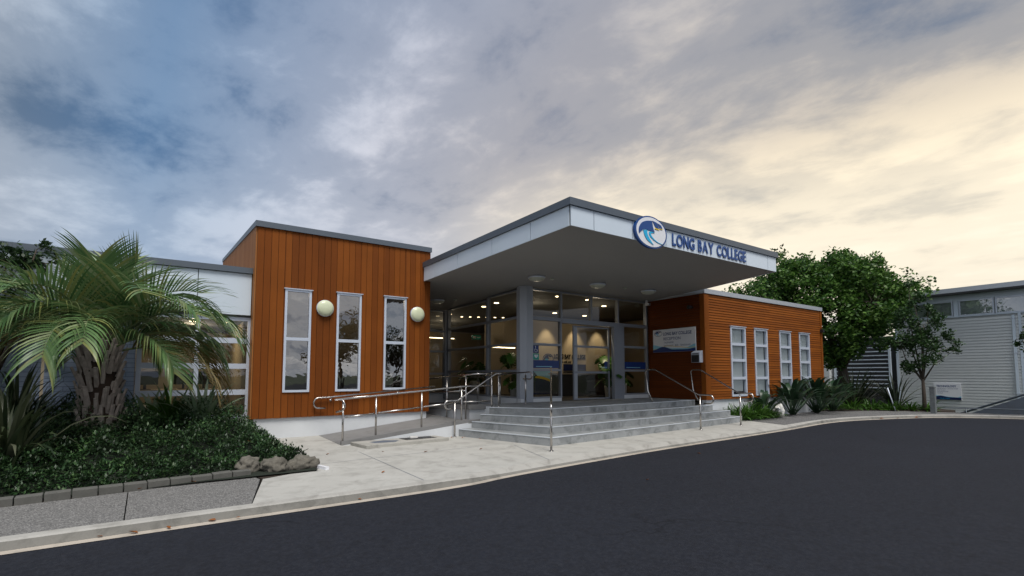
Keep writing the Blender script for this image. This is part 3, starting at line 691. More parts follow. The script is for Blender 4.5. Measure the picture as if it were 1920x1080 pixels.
# reception sign on the side wall (plane x = 14.38, text runs toward -y)
SX=14.365
rs=thing('reception_sign',(SX,11,2.33),'white LONG BAY COLLEGE RECEPTION sign with blue waves on the side wall','sign')
m=MB(); m.box(SX-.015,SX+.02,10.06,11.85,2.35,3.17); m.build('board',M['signwhite'],rs,.004)
S0=11.85; fl=SX-.017
for s_,sz,a,zz,wd,mt,of in (('LONG BAY COLLEGE',.15,.46,2.95,1.18,M['navy'],.004),('RECEPTION',.145,.47,2.775,.72,M['navy'],0.001),('TAUPAEPAE',.085,.48,2.66,.42,M['navy'],0),('ONTVANGS   接待   ПРИЕМНАЯ',.085,.48,2.545,1.1,M['navy'],0)):
    put_text('text_line',s_,sz,(fl,S0-a,zz),'-x',mt,rs,width=wd,off=of)
def xwave(name,mat,lo,hi,off):
    mb=MB(); n=32; vs=[]
    for i in range(n+1): vs.append((SX-.015-off,S0-1.79*i/n,lo(i/n)))
    for i in range(n+1): vs.append((SX-.015-off,S0-1.79*i/n,hi(i/n)))
    mb.add(vs,[(i,i+1,n+2+i,n+1+i)[::1] for i in range(n)]); mb.build(name,mat,rs)
def curve(pts):
    def f(t):
        for (a,b),(c_,d_) in zip(pts,pts[1:]):
            if a<=t<=c_:
                u=(t-a)/(c_-a); u=u*u*(3-2*u); return b+(d_-b)*u
        return pts[-1][1]
    return f
navt=curve([(0,2.44),(.25,2.54),(.5,2.43),(.8,2.42),(1,2.46)]); pal=curve([(0,2.62),(.22,2.55),(.5,2.47),(.75,2.46),(1,2.60)])
yel=curve([(0,2.46),(.38,2.575),(.62,2.53),(.85,2.47),(1,2.50)])
xwave('pale_wave',M['paleblue'],lambda t:2.352,pal,.002); xwave('yellow_line',M['yellow'],lambda t:yel(t)-.014,yel,.006); xwave('navy_wave',M['navy'],lambda t:2.352,navt,.009)
m=MB(); n_=40
ring=[(SX-.019,S0-.24+math.cos(2*math.pi*k/n_)*.17,3.03+math.sin(2*math.pi*k/n_)*.10) for k in range(n_)]
m.tube(ring+[ring[0]],.006,6,False); m.build('emblem_ring',M['navy'],rs)
emblem(rs,0,0,.10,0.004,lambda a,b,dd:(SX-.015-dd,S0-.24-a,3.03+b),M['navy'],M['cyan'],.003,1.65)
# letter box
t=thing('letter_box',(14.25,9.95,1.9),'small black and silver mail box below the reception sign','letter box')
m=MB(); m.prism([(14.20,9.82),(14.385,9.82),(14.385,10.14),(14.20,10.14)],1.95,lambda x,y:2.28+(x-14.20)*.4); m.build('box_body',M['frame'],t,.004)
m=MB(); m.box(14.188,14.198,9.84,10.12,1.96,2.20); m.build('front_panel',M['black'],t)
m=MB(); m.box(14.186,14.196,9.86,10.10,2.225,2.25); m.build('slot',M['black'],t)
# stickers and blue bands on the glass
def flat(name,x0,x1,z0,z1,y,mat,label,cat,th=.004):
    m=MB(); m.box(x0,x1,y-th,y,z0,z1); return tag(m.build(name,mat),label,cat)
pg=GY+.03-.005
def band(x0,x1,z0,z1,y,label):
    t=thing('glass_band',((x0+x1)/2,y,z0),label,'window decal','blue bands across the entrance glass')
    m=MB(); m.box(x0,x1,y-.004,y,z0,z1); m.build('vinyl',M['navy'],t); m=MB(); m.box(x0+.12,x1-.3,y-.007,y-.0045,z0+.04,z0+.06); m.build('stripe',M['paleblue'],t)
band(9.06,10.12,1.75,2.0,pg,'blue band on the glass left of the entrance doors')
band(13.14,14.29,1.75,2.0,pg,'blue band on the glass right of the entrance doors')
band(12.30,12.45,1.75,2.0,12.31,'short blue band on the edge of the sliding door')
t=thing('access_sticker',(9.15,pg,2.34),'small blue wheelchair access sticker on the entrance glass','sticker')
m=MB(); m.box(9.07,9.29,pg-.004,pg,2.22,2.46); m.build('sticker_base',M['navy'],t)
m=MB(); cx_,cz_,yy=9.18,2.31,pg-.006
m.tube([(cx_+math.cos(a)*.055,yy,cz_+math.sin(a)*.055) for a in [math.pi*.75+i*math.pi*1.35/14 for i in range(15)]],.007,5)
m.tube([(9.165,yy,2.41),(9.17,yy,2.33),(9.215,yy,2.33),(9.235,yy,2.27)],.009,5); m.lathe([(.001,-.004),(.016,-.004),(.016,.004),(.001,.004)],(9.163,yy,2.43),12,'y'); m.build('wheelchair_symbol',M['signwhite'],t)
t=thing('defibrillator_sticker',(9.15,pg,2.05),'green heart symbol sticker below the blue wheelchair sticker','sticker')
m=MB(); m.box(9.07,9.30,pg-.0045,pg,2.01,2.21); m.build('sticker_base',M['green_sign'],t)
m=MB(); hp=[(9.185+.0045*16*math.sin(a)**3,pg-.007,2.125+.0042*(13*math.cos(a)-5*math.cos(2*a)-2*math.cos(3*a)-math.cos(4*a))) for a in [2*math.pi*i/28 for i in range(28)]]
m.add(hp,[tuple(range(28))]); m.build('heart_symbol',M['signwhite'],t)
m=MB(); m.add([(9.19,pg-.009,2.165),(9.165,pg-.009,2.12),(9.183,pg-.009,2.12),(9.175,pg-.009,2.08),(9.205,pg-.009,2.13),(9.187,pg-.009,2.13)],[(0,1,2,3,4,5)]); m.build('bolt_symbol',M['green_sign'],t)
# wall lettering inside
t=thing('wall_lettering',(14.4,16.47,2.3),'black LONG BAY COLLEGE lettering on the cream lobby wall','lettering')
put_text('text_line','LONG BAY COLLEGE',.27,(13.42,16.485,2.25),'-y',M['black'],t,width=1.85,off=.008,ext=.004)
put_text('text_line','be you, do well, and',.15,(13.42,16.485,2.06),'-y',M['black'],t,width=.98,off=.004,ext=.004)
t=thing('wall_emblem',(13.1,16.47,2.2),'round wave emblem on the cream lobby wall','emblem')
m=MB(); ring=[(13.1+math.cos(2*math.pi*k/32)*.28,16.49,2.22+math.sin(2*math.pi*k/32)*.22) for k in range(33)]; m.tube(ring,.012,6,False); m.build('emblem_ring',M['navy_dark'],t)
emblem(t,13.1,2.22,.21,.006,lambda a,b,dd:(a,16.5-dd,b),M['navy_dark'],M['cyan'],.006,1.25)
t=thing('counter_panel',(14.6,16.45,1.7),'dark screen panel below the lobby lettering','panel')
m=MB(); m.box(13.95,15.25,16.44,16.49,1.72,2.0); m.build('screen',M['navy_dark'],t)
m=MB(); m.box(13.95,15.25,16.44,16.49,1.62,1.67); m.build('shelf',M['black'],t)

# ------------------------------------------------------------------ lobby and office contents
def armchair(x,y,rz,label,s=1.0):
    t=thing('armchair',(x,y,F),label,'armchair')
    def P(a,b,c_,d_,e,f,nm):
        m=MB(); m.box(a*s,b*s,c_*s,d_*s,e*s,f*s); o=m.build(nm,M['black'],None,.03); o.parent=t
    P(-.36,.36,-.34,.30,.22,.44,'seat'); P(-.40,.40,.30,.44,.2,.82,'backrest'); P(-.46,-.36,-.34,.36,.2,.62,'armrest'); P(.36,.46,-.34,.36,.2,.62,'armrest')
    for a in (-.38,.38):
        for b in (-.28,.34): P(a-.02,a+.02,b-.02,b+.02,0,.2,'leg')
    t.rotation_euler=(0,0,rz); return t
armchair(13.35,13.6,R(200),'black armchair behind the sliding door beside the white pot')
armchair(10.2,14.4,R(150),'black armchair inside the lobby behind the blue glass band')
t=thing('reception_counter',(12.6,15.5,F),'dark reception counter with pale top in front of the cream wall','counter')
m=MB(); m.box(12.4,15.6,15.0,15.5,F,1.55); m.build('counter_body',M['dark_int'],t,.01)
m=MB(); m.box(12.35,15.65,14.95,15.55,1.555,1.60); m.build('counter_top',M['tan_wall'],t,.005)
def monstera(x,y,z,hh,nl,label,pot=True,seed=1,r=.42):
    rr=random.Random(seed); t=thing('potted_monstera',(x,y,z),label,'potted plant')
    if pot:
        m=MB(); m.lathe([(.001,0),(.13,0),(.16,.05),(.175,.3),(.18,.62),(.165,.62),(.16,.55),(.001,.55)],(x,y,z),28); m.build('pot',M['whitepot'],t)
    st=MB(); lf=MB()
    for i in range(nl):
        a=rr.uniform(0,2*math.pi); rad=rr.uniform(.15,r); h0=rr.uniform(.62,hh)
        p0=Vector((x,y,z+.5)); p2=Vector((x+math.cos(a)*rad,y+math.sin(a)*rad,z+h0)); p1=(p0+p2)/2+Vector((0,0,.15))
        st.tube([p0,p1,p2],.007,5)
        s_=rr.uniform(.15,.25); dirv=Vector((math.cos(a),math.sin(a),-rr.uniform(.3,1.0))).normalized()
        side=dirv.cross(Vector((0,0,1))).normalized(); side=(side+Vector((0,0,rr.uniform(-.4,.4)))).normalized(); up_=side.cross(dirv)
        # lobed outline with deep cuts
        pts=[]; 
        for sg in (1,-1):
            row=[]
            for j in range(11):
                u=j/10; wv=math.sin(math.pi*(u*.85+.12))*.55
                if j%2==1: wv*=.45
                row.append((u,sg*wv))
            pts += row if sg==1 else row[::-1]
        vs=[p2+dirv*(u*2*s_-.3*s_)+side*(v_*2*s_)+up_*(-abs(v_)*.35*s_-u*u*.4*s_) for u,v_ in pts]
        c0=[p2+dirv*(j/10*2*s_-.3*s_)-up_*(j/10)**2*.4*s_ for j in range(11)]
        o=11; V_=c0+vs; fs=[]
        for j in range(10): fs.append((j,j+1,o+j+1,o+j)); fs.append((j,o+21-j,o+20-j,j+1))
        lf.add(V_,fs,True)
    st.build('stem',M['rachis'],t); lf.build('foliage',M['monstera'],t)
monstera(12.93,12.7,F,1.55,30,'monstera in a tall white pot just inside the sliding door',seed=3,r=.5)
monstera(9.1,13.2,F,1.75,24,'large monstera behind the glass left of the corner column',seed=5,r=.55)
monstera(8.95,15.6,F,1.55,18,'dark leafy plant behind the far side glazing',seed=8,r=.55)
monstera(13.9,13.0,F,1.0,10,'low leafy plant behind the glass right of the doors',seed=11,r=.35)
monstera(7.2,18.4,F,1.5,16,'leafy plant behind the furthest glazing beside the timber wall',seed=13,r=.5)
def downlight(x,y,z,label,grp='round downlights in the lobby ceiling',r=.09):
    m=MB(); m.lathe([(.001,0),(r,0),(r,-.012),(.001,-.012)],(x,y,z),20); tag(m.build('downlight',M['glow']),label,'downlight',grp)
dl=[(9.35,12.9,'above the blue band left of the doors'),(10.7,12.9,'above the left edge of the sliding door'),(12.1,12.9,'above the right side of the doors'),(9.5,15.0,'above the plant left of the corner column'),(9.5,15.9,'second back above that plant'),(9.2,18.2,'in the far lobby, nearest the glass'),(13.6,13.6,'above the glass right of the doors'),(13.0,15.9,'washing the emblem on the cream wall'),(14.7,15.9,'washing the lettering on the cream wall')]
for x,y,l in dl: downlight(x,y,zs(x,y)-.011,'lit round downlight '+l)
for i,(x,y) in enumerate([(10.0+.35*i,18.6-.12*i) for i in range(6)]):
    downlight(x,y,zs(x,y)-.011,'small lit downlight in the slanting row deep in the lobby','row of small lobby lights',.05)
downlight(.95,14.6,2.893,'lit round downlight in the left office, nearest the timber wall','downlights in the left office'); downlight(.2,14.6,2.893,'lit round downlight in the left office, further from the timber wall','downlights in the left office')
t=thing('exit_sign',(12.2,19,2.9),'small green exit sign hanging deep in the lobby','exit sign')
m=MB(); m.box(10.75,11.2,19.0,19.04,3.12,3.32); m.build('panel',M['green_sign'],t)
m=MB(); m.box(10.8,10.95,18.99,18.998,3.17,3.27); m.box(11.0,11.15,18.99,18.998,3.20,3.24); m.build('symbol',M['signwhite'],t)
def strip_light(x0,x1,y,z,label):
    m=MB(); m.box(x0,x1,y,y+.04,z,z+.03); tag(m.build('strip_light',M['glow']),label,'strip light')
strip_light(8.95,11.4,22.0,3.35,'long thin lit strip light across the back of the lobby')
strip_light(10.2,11.3,16.4,2.62,'short lit strip light behind the glass left of the column')
def point(name,loc,e,r=.15,col=(1,.83,.60)):
    l=bpy.data.lights.new(name,'POINT'); l.energy=e; l.shadow_soft_size=r; l.color=col; o=bpy.data.objects.new(name,l); COL.objects.link(o); o.location=loc
def spot(name,loc,tgt,e,ang=70):
    l=bpy.data.lights.new(name,'SPOT'); l.energy=e; l.spot_size=R(ang); l.spot_blend=.7; l.color=(1,.82,.56); l.shadow_soft_size=.05
    o=bpy.data.objects.new(name,l); COL.objects.link(o); o.location=loc; o.rotation_euler=(Vector(tgt)-Vector(loc)).to_track_quat('-Z','Y').to_euler()
for x in (13.0,14.6,16.0): spot('downlight_lamp',(x,15.9,4.08),(x,16.5,2.2),85,60)
spot('downlight_lamp',(12.1,12.5,4.1),(12.95,12.75,1.2),260,50); spot('downlight_lamp',(9.3,13.0,4.15),(9.2,13.2,.7),40,70); point('downlight_lamp',(10.8,14.3,3.7),14); point('downlight_lamp',(10.0,20.0,3.5),22); point('downlight_lamp',(7.4,20.5,3.4),13)  # first spot is added and aimed to brighten the potted plant
point('downlight_lamp',(.2,15.6,2.7),34); point('downlight_lamp',(4.6,14.8,3.9),12,col=(1,.85,.65)); point('downlight_lamp',(2.5,14.6,3.9),12,col=(1,.85,.65)); point('downlight_lamp',(13.2,13.6,3.7),9)
t=thing('office_desk',(-.2,15.2,.45),'long wooden desk seen through the left office window','desk')
m=MB(); m.box(-1.3,.9,15.0,15.8,1.13,1.17); m.build('desk_top',M['warm_wall'],t)
for x in (-1.25,.8): m=MB(); m.box(x,x+.06,15.05,15.75,.45,1.13); m.build('leg',M['dark_int'],t)
def monitor(x,y,z,label,s=1):
    t=thing('computer_monitor',(x,y,z),label,'monitor','monitors on the office desks')
    m=MB(); m.box(x-.27*s,x+.27*s,y-.02,y+.02,z+.12,z+.12+.34*s); m.build('screen',M['black'],t,.005)
    m=MB(); m.box(x-.03,x+.03,y-.01,y+.03,z+.0,z+.12); m.box(x-.12,x+.12,y-.08,y+.1,z,z+.012); m.build('stand',M['black'],t)
monitor(-.75,15.3,1.17,'black monitor at the left end of the office desk'); monitor(.5,15.4,1.17,'black monitor at the right end of the office desk'); monitor(0.05,15.5,1.17,'black monitor in the middle of the office desk',.8)
def cabinet(x0,x1,y,z1,label):
    t=thing('desk_cabinet',((x0+x1)/2,y,.3),label,'cabinet','dark desks behind the slim windows')
    m=MB(); m.box(x0,x1,y,y+.5,.3,z1); m.build('cabinet_body',M['black'],t,.01); m=MB(); m.box(x0+.1,x1-.15,y+.05,y+.12,z1,z1+.35); m.build('screen',M['black'],t,.005)
cabinet(2.1,2.9,13.8,1.35,'black desk and screen behind the leftmost slim window'); cabinet(3.6,4.1,13.8,1.45,'black desk and screen behind the middle slim window')

# ------------------------------------------------------------------ steps, landing, ramp
C_=[(6.66,8.30),(7.01,8.73),(7.37,9.19),(7.70,9.60)]
L_=[(5.82,10.61),(6.19,10.76),(6.44,10.75),(6.72,10.95)]
st=thing('entrance_steps',(10,9,0),'four wide grey concrete steps wrapping the corner of the entrance landing','steps')
sl48=math.tan(R(4.75))
ZT=[.184,.354,.524,.694]
for k in range(4):
    cx_,cy_=C_[k]; lx,ly_=L_[k]; xr=15.22 if k<3 else 14.37
    yr=cy_+(xr-cx_)*sl48
    back=[(xr,9.83),(RX0-.03,9.83),(RX0-.03,12.11)] if k<3 else [(14.37,12.11)]
    if k==2: back=[(xr,yr+.001),(xr,9.90)]+[(RX0-.03,9.9),(RX0-.03,12.11)]
    pts=[(cx_,cy_),(xr,yr)]+back+[(8.0,12.11),(7.4,12.0),(7.0,10.94+.02*k),(lx+.0,max(ly_,10.8))]
    if k<3: pts[-2]=(7.0,10.94); pts[-1]=(lx,10.94 if ly_<10.94 else ly_)
    zb=-.1 if k==0 else ZT[k-1]-.03
    m=MB(); m.prism(pts,zb,ZT[k]); o=m.build('step',[M['stair']],st)
    if k==3: o['label']='top step forming the entrance landing'
    # thin proud nosing strips along the front and left edges
    def edge(p,q,nm):
        p=Vector(p);q=Vector(q);t_=(q-p).normalized(); n_=Vector((t_.y,-t_.x)); mm=MB()
        mm.prism([p+n_*.008,q+n_*.008,q-n_*.034,p-n_*.034],ZT[k]-.014,ZT[k]+.004); mm.build('nosing',M['nosing'],st)
    edge((cx_,cy_),(xr-.01,yr-.001),''); edge((lx,pts[-1][1]-.01),(cx_,cy_),'')
# ramp
rp=thing('access_ramp',(4.5,12,0),'sloping grey concrete wheelchair ramp with white side walls beside the steps','ramp')
rz=lambda x,y: max(0.004,(x-3.0)/2.9*.30+.004)
m=MB(); m.prism([(2.95,11.06),(5.95,11.06),(5.95,13.07),(2.95,13.07)],-.1,rz); m.prism([(5.95,11.06),(6.48,11.06),(6.48,17.4),(5.95,17.4)],-.1,.304); m.prism([(6.48,16.0),(8.6,16.0),(8.6,17.49),(6.48,17.49)],-.1,.45)
m.build('ramp_floor',M['ramp'],rp)
m=MB(); m.prism([(2.95,10.97),(6.1,10.97),(6.1,11.055),(2.95,11.055)],lambda x,y:rz(x,y)-.005,lambda x,y:rz(x,y)+.085)
m.prism([(6.1,10.97),(6.95,10.97),(6.95,11.055),(6.1,11.055)],.30,.385); m.build('upstand',M['ramp'],rp)
m=MB(); m.prism([(3.0,10.955),(6.1,10.955),(6.1,11.05),(3.0,11.05)],-.1,lambda x,y:max(.0,rz(x,y)-.008)); m.prism([(6.1,10.955),(6.95,10.955),(6.95,11.05),(6.1,11.05)],-.1,.297); m.build('side_wall',M['white_conc'],rp)
m=MB(); m.prism([(6.55,11.70),(8.55,11.70),(8.55,16.0),(6.55,16.0)],-.1,lambda x,y:.66-(y-11.7)*.045); m.prism([(7.42,10.98),(7.9,10.98),(7.9,11.70),(7.0,11.70)],.2,.66); m.build('upper_ramp',M['white_conc'],rp)
m=MB(); m.prism([(6.50,11.64),(7.3,11.64),(7.3,11.74),(6.50,11.74)],.60,.72); m.prism([(6.50,11.74),(6.60,11.74),(6.60,16.0),(6.50,16.0)],lambda x,y:.6-(y-11.7)*.045,lambda x,y:.72-(y-11.7)*.045); m.build('upstand',M['ramp'],rp)
# slab with manhole
sb=thing('concrete_slab',(4.3,10.8,0),'low stained concrete slab with a black cover on the paving before the ramp','slab')
m=MB(); m.prism([(3.24,10.15),(5.25,10.35),(5.15,10.90),(3.12,10.90)],-.05,.075); m.build('slab_base',M['slab'],sb,.012)
m=MB(); m.prism([(4.25,10.48),(5.0,10.5),(4.95,10.83),(4.2,10.8)],.072,.082); m.build('cover',M['black'],sb)
m=MB(); m.prism([(3.5,10.40),(3.95,10.35),(4.1,10.55),(3.8,10.72),(3.45,10.62)],.072,.0765); m.build('stain',M['retain'],sb)
m=MB(); m.box(4.42,4.60,10.66,10.72,.083,.12); m.build('brick_offcut',M['whitepot'],sb)

# ------------------------------------------------------------------ stainless handrails
def arc(c,r,a0,a1,n,u,v):
    c=Vector(c);u=Vector(u);v=Vector(v); return [c+(u*math.cos(R(a0+(a1-a0)*i/n))+v*math.sin(R(a0+(a1-a0)*i/n)))*r for i in range(n+1)]
RR=.021
def base_flange(m,p,r=.055): m.lathe([(.001,0),(r,0),(r,.010),(.001,.010)],p,20)
def stair_rail(x,y_top,y_bot,label,dx=0.0,dy=1.0,zgb=.0,ztop=1.70,zbot=.98):
    "rail in a vertical plane; (dx,dy) is the plan direction pointing up the stairs, y_bot measured along it from (x,..)"
    t=thing('stair_handrail',(x[0],x[1],0),label,'handrail','stainless handrails on the entrance steps')
    u=Vector((dx,dy,0)).normalized(); zz=Vector((0,0,1)); o=Vector((x[0],x[1],0))   # o = foot of lower post
    Lr=y_top
    P=lambda s,z_: o+u*s+zz*z_
    pts=[P(-.26+.0,zbot-.24),P(-.16,zbot-.24)][::1]
    cen=P(-.30,zbot-.12)
    curl=arc(cen,.12,-90,-270,10,u,zz)      # from bottom round the front to top
    path=[P(-.12,zbot-.24)]+curl+[P(-.05,zbot),P(.05,zbot+.005)]
    path+= [P(Lr-.02,ztop-.01),P(Lr+.06,ztop)]
    path+= [P(Lr+.28,ztop)]+arc(P(Lr+.28,ztop-.09),.09,90,15,6,u,zz)[1:]+[P(Lr+.30,F+.35),P(Lr+.12,F)]
    m=MB(); m.tube(path,RR,12); m.build('rail',M['steel'],t)
    m=MB(); m.tube([P(0,zgb),P(0,zbot-.06)],.023,12); m.tube([P(0,zbot-.06),P(0,zbot)],.009,8); base_flange(m,P(0,zgb)); m.build('post',M['steel'],t)
    return t
stair_rail((12.1,8.39),1.55,0,'stainless handrail crossing the middle of the steps')
stair_rail((14.2,8.45),1.35,0,'stainless handrail at the right end of the steps beside the timber wall')
stair_rail((6.25,7.78),1.85,0,'stainless handrail on the front corner of the steps, seen end on',dx=.627,dy=.779)
# left stair rail along x, and the ramp rails
t=thing('stair_handrail',(5.68,10.8,0),'stainless handrail at the left end of the steps beside the ramp','handrail','stainless handrails on the entrance steps')
yy=10.86; U=Vector((1,0,0)); Z=Vector((0,0,1))
path=[(5.58,yy,.70)]+[tuple(p) for p in arc((5.48,yy,.80),.10,-90,-270,10,U,Z)]+[(5.70,yy,.90),(5.76,yy,.91),(6.86,yy,1.57),(6.95,yy,1.58),(7.10,yy,1.58)]
m=MB(); m.tube(path,RR,12); m.build('rail',M['steel'],t)
m=MB(); m.tube([(5.66,yy,0),(5.66,yy,.84)],.023,12); m.tube([(5.66,yy,.84),(5.66,yy,.9)],.009,8); base_flange(m,(5.66,yy,0)); m.build('post',M['steel'],t)
m=MB(); m.tube([(7.02,yy+.1,.52),(7.02,yy+.1,1.52)],.023,12); m.tube([(7.02,yy+.1,1.52),(7.02,yy,1.58)],.009,8); base_flange(m,(7.02,yy+.1,.694)); m.build('post',M['steel'],t)
t=thing('ramp_handrail',(4.5,11.0,0),'two bar stainless handrail along the outer edge of the ramp','handrail','stainless handrails along the ramp')
yy=11.01
m=MB(); m.tube([(2.86,yy+.12,.72)]+[tuple(p) for p in arc((2.93,yy+.06,.87),.13,-90,90,10,Vector((.5,-.85,0)).normalized(),Z)]+[(2.80,yy,1.0),(3.6,yy,1.055),(5.0,yy,1.165),(5.93,yy,1.245),(6.1,yy,1.25),(6.83,yy,1.25)],RR,12); m.build('rail',M['steel'],t)
px=[(2.98,.02),(3.72,.15),(4.84,.27),(5.93,.38),(6.83,.38)]
def topz(x): return 1.0+(x-2.8)*.078 if x<5.95 else 1.25
for i,(x,z0) in enumerate(px):
    m=MB(); zt=topz(x)-.07 if i<4 else 1.55; m.tube([(x,yy,z0),(x,yy,zt)],.023,12); m.tube([(x,yy,zt),(x,yy,zt+.07)],.009,8); m.build('post',M['steel'],t)
for (a,za),(b,zb_) in zip(px,px[1:]):
    f=lambda x: .60+(x-2.98)*.087 if x<5.9 else .85
    m=MB(); m.tube([(a+.05,yy,f(a+.05)),(b-.05,yy,f(b-.05))],.019,10); m.build('mid_rail',M['steel'],t)
t=thing('ramp_handrail',(4.5,12.95,1),'single stainless handrail fixed to the timber wall above the ramp','handrail','stainless handrails along the ramp')
yy=12.93
m=MB(); m.tube([(3.06,yy,.70)]+[tuple(p) for p in arc((2.90,yy,.83),.13,-90,-270,10,U,Z)]+[(3.1,yy,.965),(6.08,yy,1.205)],RR,12); m.build('rail',M['steel'],t)
for x in (3.2,5.0):
    z_=.965+(x-3.1)*.0805; m=MB(); m.tube([(x,yy,z_-.02),(x,yy+.01,z_-.08),(x,13.01,z_-.08)],.008,8); m.lathe([(.001,0),(.03,0),(.03,-.01),(.001,-.01)],(x,13.018,z_-.08),14,'y'); m.build('bracket',M['steel'],t)
t=thing('ramp_handrail',(6.45,13,.3),'stainless handrail with posts along the upper ramp','handrail','stainless handrails along the ramp')
m=MB(); m.tube([(6.95,11.3,1.57),(6.6,11.35,1.565),(6.48,11.5,1.55),(6.46,12.0,1.53),(6.46,15.8,1.33)],RR,12); m.build('rail',M['steel'],t)
for y_ in (11.75,12.9,14.3,15.7):
    m=MB(); zt=1.54-(y_-11.75)*.0525; m.tube([(6.46,y_,.30),(6.46,y_,zt-.07)],.023,12); m.tube([(6.46,y_,zt-.07),(6.46,y_,zt)],.009,8); m.build('post',M['steel'],t)
m=MB(); m.tube([(6.46,11.8,1.1),(6.46,15.7,.90)],.019,10); m.build('mid_rail',M['steel'],t)
t=thing('ramp_handrail',(8.42,12.5,.69),'stainless handrail with a curled end beside the glazed corner column','handrail','stainless handrails along the ramp')
m=MB(); m.tube([(8.34,11.68,1.42)]+[tuple(p) for p in arc((8.38,11.44,1.515),.105,-90,90,10,Vector((.3,-.95,0)).normalized(),Z)][0:]+[(8.38,11.9,1.60),(8.38,12.6,1.565),(8.38,15.8,1.40)],RR,12); m.build('rail',M['steel'],t)
for y_,zf in ((11.62,.69),(13.0,.60),(14.4,.53),(15.7,.47)):
    m=MB(); zt=1.60-max(0,y_-11.9)*.052; m.tube([(8.38,y_,zf),(8.38,y_,zt-.07)],.023,12); m.tube([(8.38,y_,zt-.07),(8.38,y_,zt)],.009,8); base_flange(m,(8.38,y_,zf)); m.build('post',M['steel'],t)

# ------------------------------------------------------------------ garden edging, rocks, fallen leaves
def blockrow():
    a=Vector((-3.6,7.90)); b=Vector((.95,8.455)); L=(b-a).length; n=18; t_=(b-a).normalized(); nn=Vector((-t_.y,t_.x))
    # edging runs from the frame's left to the first rock
    first=None
    lab='flat grey concrete edging block in the row along the garden'
    for i in range(n):
        p=a+t_*(L*i/n); wv=L/n-.012
        if first is None:
            m=MB(); m.box(0,wv,0,.16,0,.115); o=m.build('edging_block',M['block'],None,.008); first=o
        else:
            o=first.copy(); COL.objects.link(o)
        o.location=(p.x,p.y,-.02+rnd.uniform(-.006,.006)); o.rotation_euler=(rnd.uniform(-.02,.02),rnd.uniform(-.02,.02),math.atan2(t_.y,t_.x)+rnd.uniform(-.015,.015))
        tag(o,lab,'edging block','concrete edging blocks along the garden')
    first['label']=lab
blockrow()
def rock(x,y,z,sx,sy,sz,seed,label,mat='rock',group='volcanic rocks at the garden corner',name='rock'):
    import bmesh
    bm=bmesh.new(); bmesh.ops.create_icosphere(bm,subdivisions=4,radius=1)
    for v in bm.verts:
        p=v.co.copy(); s_=1+.34*noise.noise(p*1.4+Vector((seed*7.1,0,0)))+.24*noise.noise(p*3.6+Vector((seed,3,0)))+.10*noise.noise(p*11)
        v.co=Vector((p.x*s_*sx,p.y*s_*sy,p.z*s_*sz))
        if v.co.z<-sz*.6: v.co.z=-sz*.6
    me=bpy.data.meshes.new(name); bm.to_mesh(me); bm.free(); me.materials.append(M[mat])
    for p in me.polygons: p.use_smooth=True
    o=bpy.data.objects.new(name,me); COL.objects.link(o); o.location=(x,y,z+sz*.55); o.rotation_euler=(0,0,seed)
    return tag(o,label,'rock',group)
rock(.93,8.80,0,.20,.16,.16,1.2,'rounded grey rock, left of the three at the garden corner')
rock(1.30,8.62,0,.20,.16,.15,2.7,'tan pitted rock, middle of the three at the garden corner')
rock(1.72,8.66,0,.24,.16,.14,.2,'flatter dark jagged rock, right of the three at the garden corner')
rock(27.0,10.9,.05,.5,.4,.35,5,'brown boulder in the right bed behind the green strap leaves',group='boulders in the right bed')
rock(18.0,9.25,.05,.20,.18,.26,7.7,'smooth white boulder against the base of the right wing',mat='whitepot',group='boulders in the right bed',name='boulder')
m=MB(); m.prism([(1.80,8.95),(1.86,8.95),(2.05,8.32),(1.99,8.31)],0.0,.05); tag(m.build('edging_board',M['signwhite']),'short white painted edging board beside the right rock','edging')
lb=['curled orange brown fallen leaf lying in the gutter','brown fallen leaf on the paving','rust coloured fallen leaf caught in the ground cover','brown fallen leaf at the foot of the ramp wall']
leaf=None
spots=[(-.62,6.50,-.09,0),(-.35,6.47,-.09,0),(-.05,6.46,-.09,0),(.35,6.50,-.09,0),(.6,6.46,-.09,0),(2.0,6.5,-.09,0),(6.3,6.98,-.09,0),(3.4,9.6,.0,1),(4.1,9.1,0,1),(2.7,7.6,0,1),(5.2,8.8,0,1),(2.4,9.9,0,1),
 (5.45,10.85,0,3),(5.55,10.8,0,3),(5.75,10.62,0,3),(5.85,10.7,0,3),(6.0,10.2,0,3),(-.4,8.25,.02,1),(.2,8.36,.02,1),(23.2,6.75,-.09,0),(22.3,7.05,-.09,0),(21.5,7.3,-.09,0),(9,6.3,-.1,1),(11,5.9,-.1,1),(6.1,5.2,-.1,1),(1.0,9.5,.40,2),(1.35,9.6,.32,2),(.7,9.4,.38,2)]
for i,(x,y,z,k) in enumerate(spots):
    if leaf is None:
        m=MB(); pts=[(-.06,0,0),(-.03,.028,.012),(.02,.03,.02),(.07,0,.006),(.02,-.03,.014),(-.03,-.028,.02)]; m.add(pts+[(0,0,.0)],[(6,i_,(i_+1)%6)[::-1] for i_ in range(6)]); o=m.build('fallen_leaf',M['deadleaf']); leaf=o
    else: o=leaf.copy(); COL.objects.link(o)
    s_=rnd.uniform(.35,.75)*(1.0 if x<20 else 1.8); o.scale=(s_,s_,s_); o.location=(x,y,z+.008); o.rotation_euler=(rnd.uniform(-.3,.3),rnd.uniform(-.3,.3),rnd.uniform(0,6.3))
    tag(o,lb[k],'leaf',['leaves in the gutter','leaves on the paving','leaves in the ground cover','leaves by the ramp wall'][k])

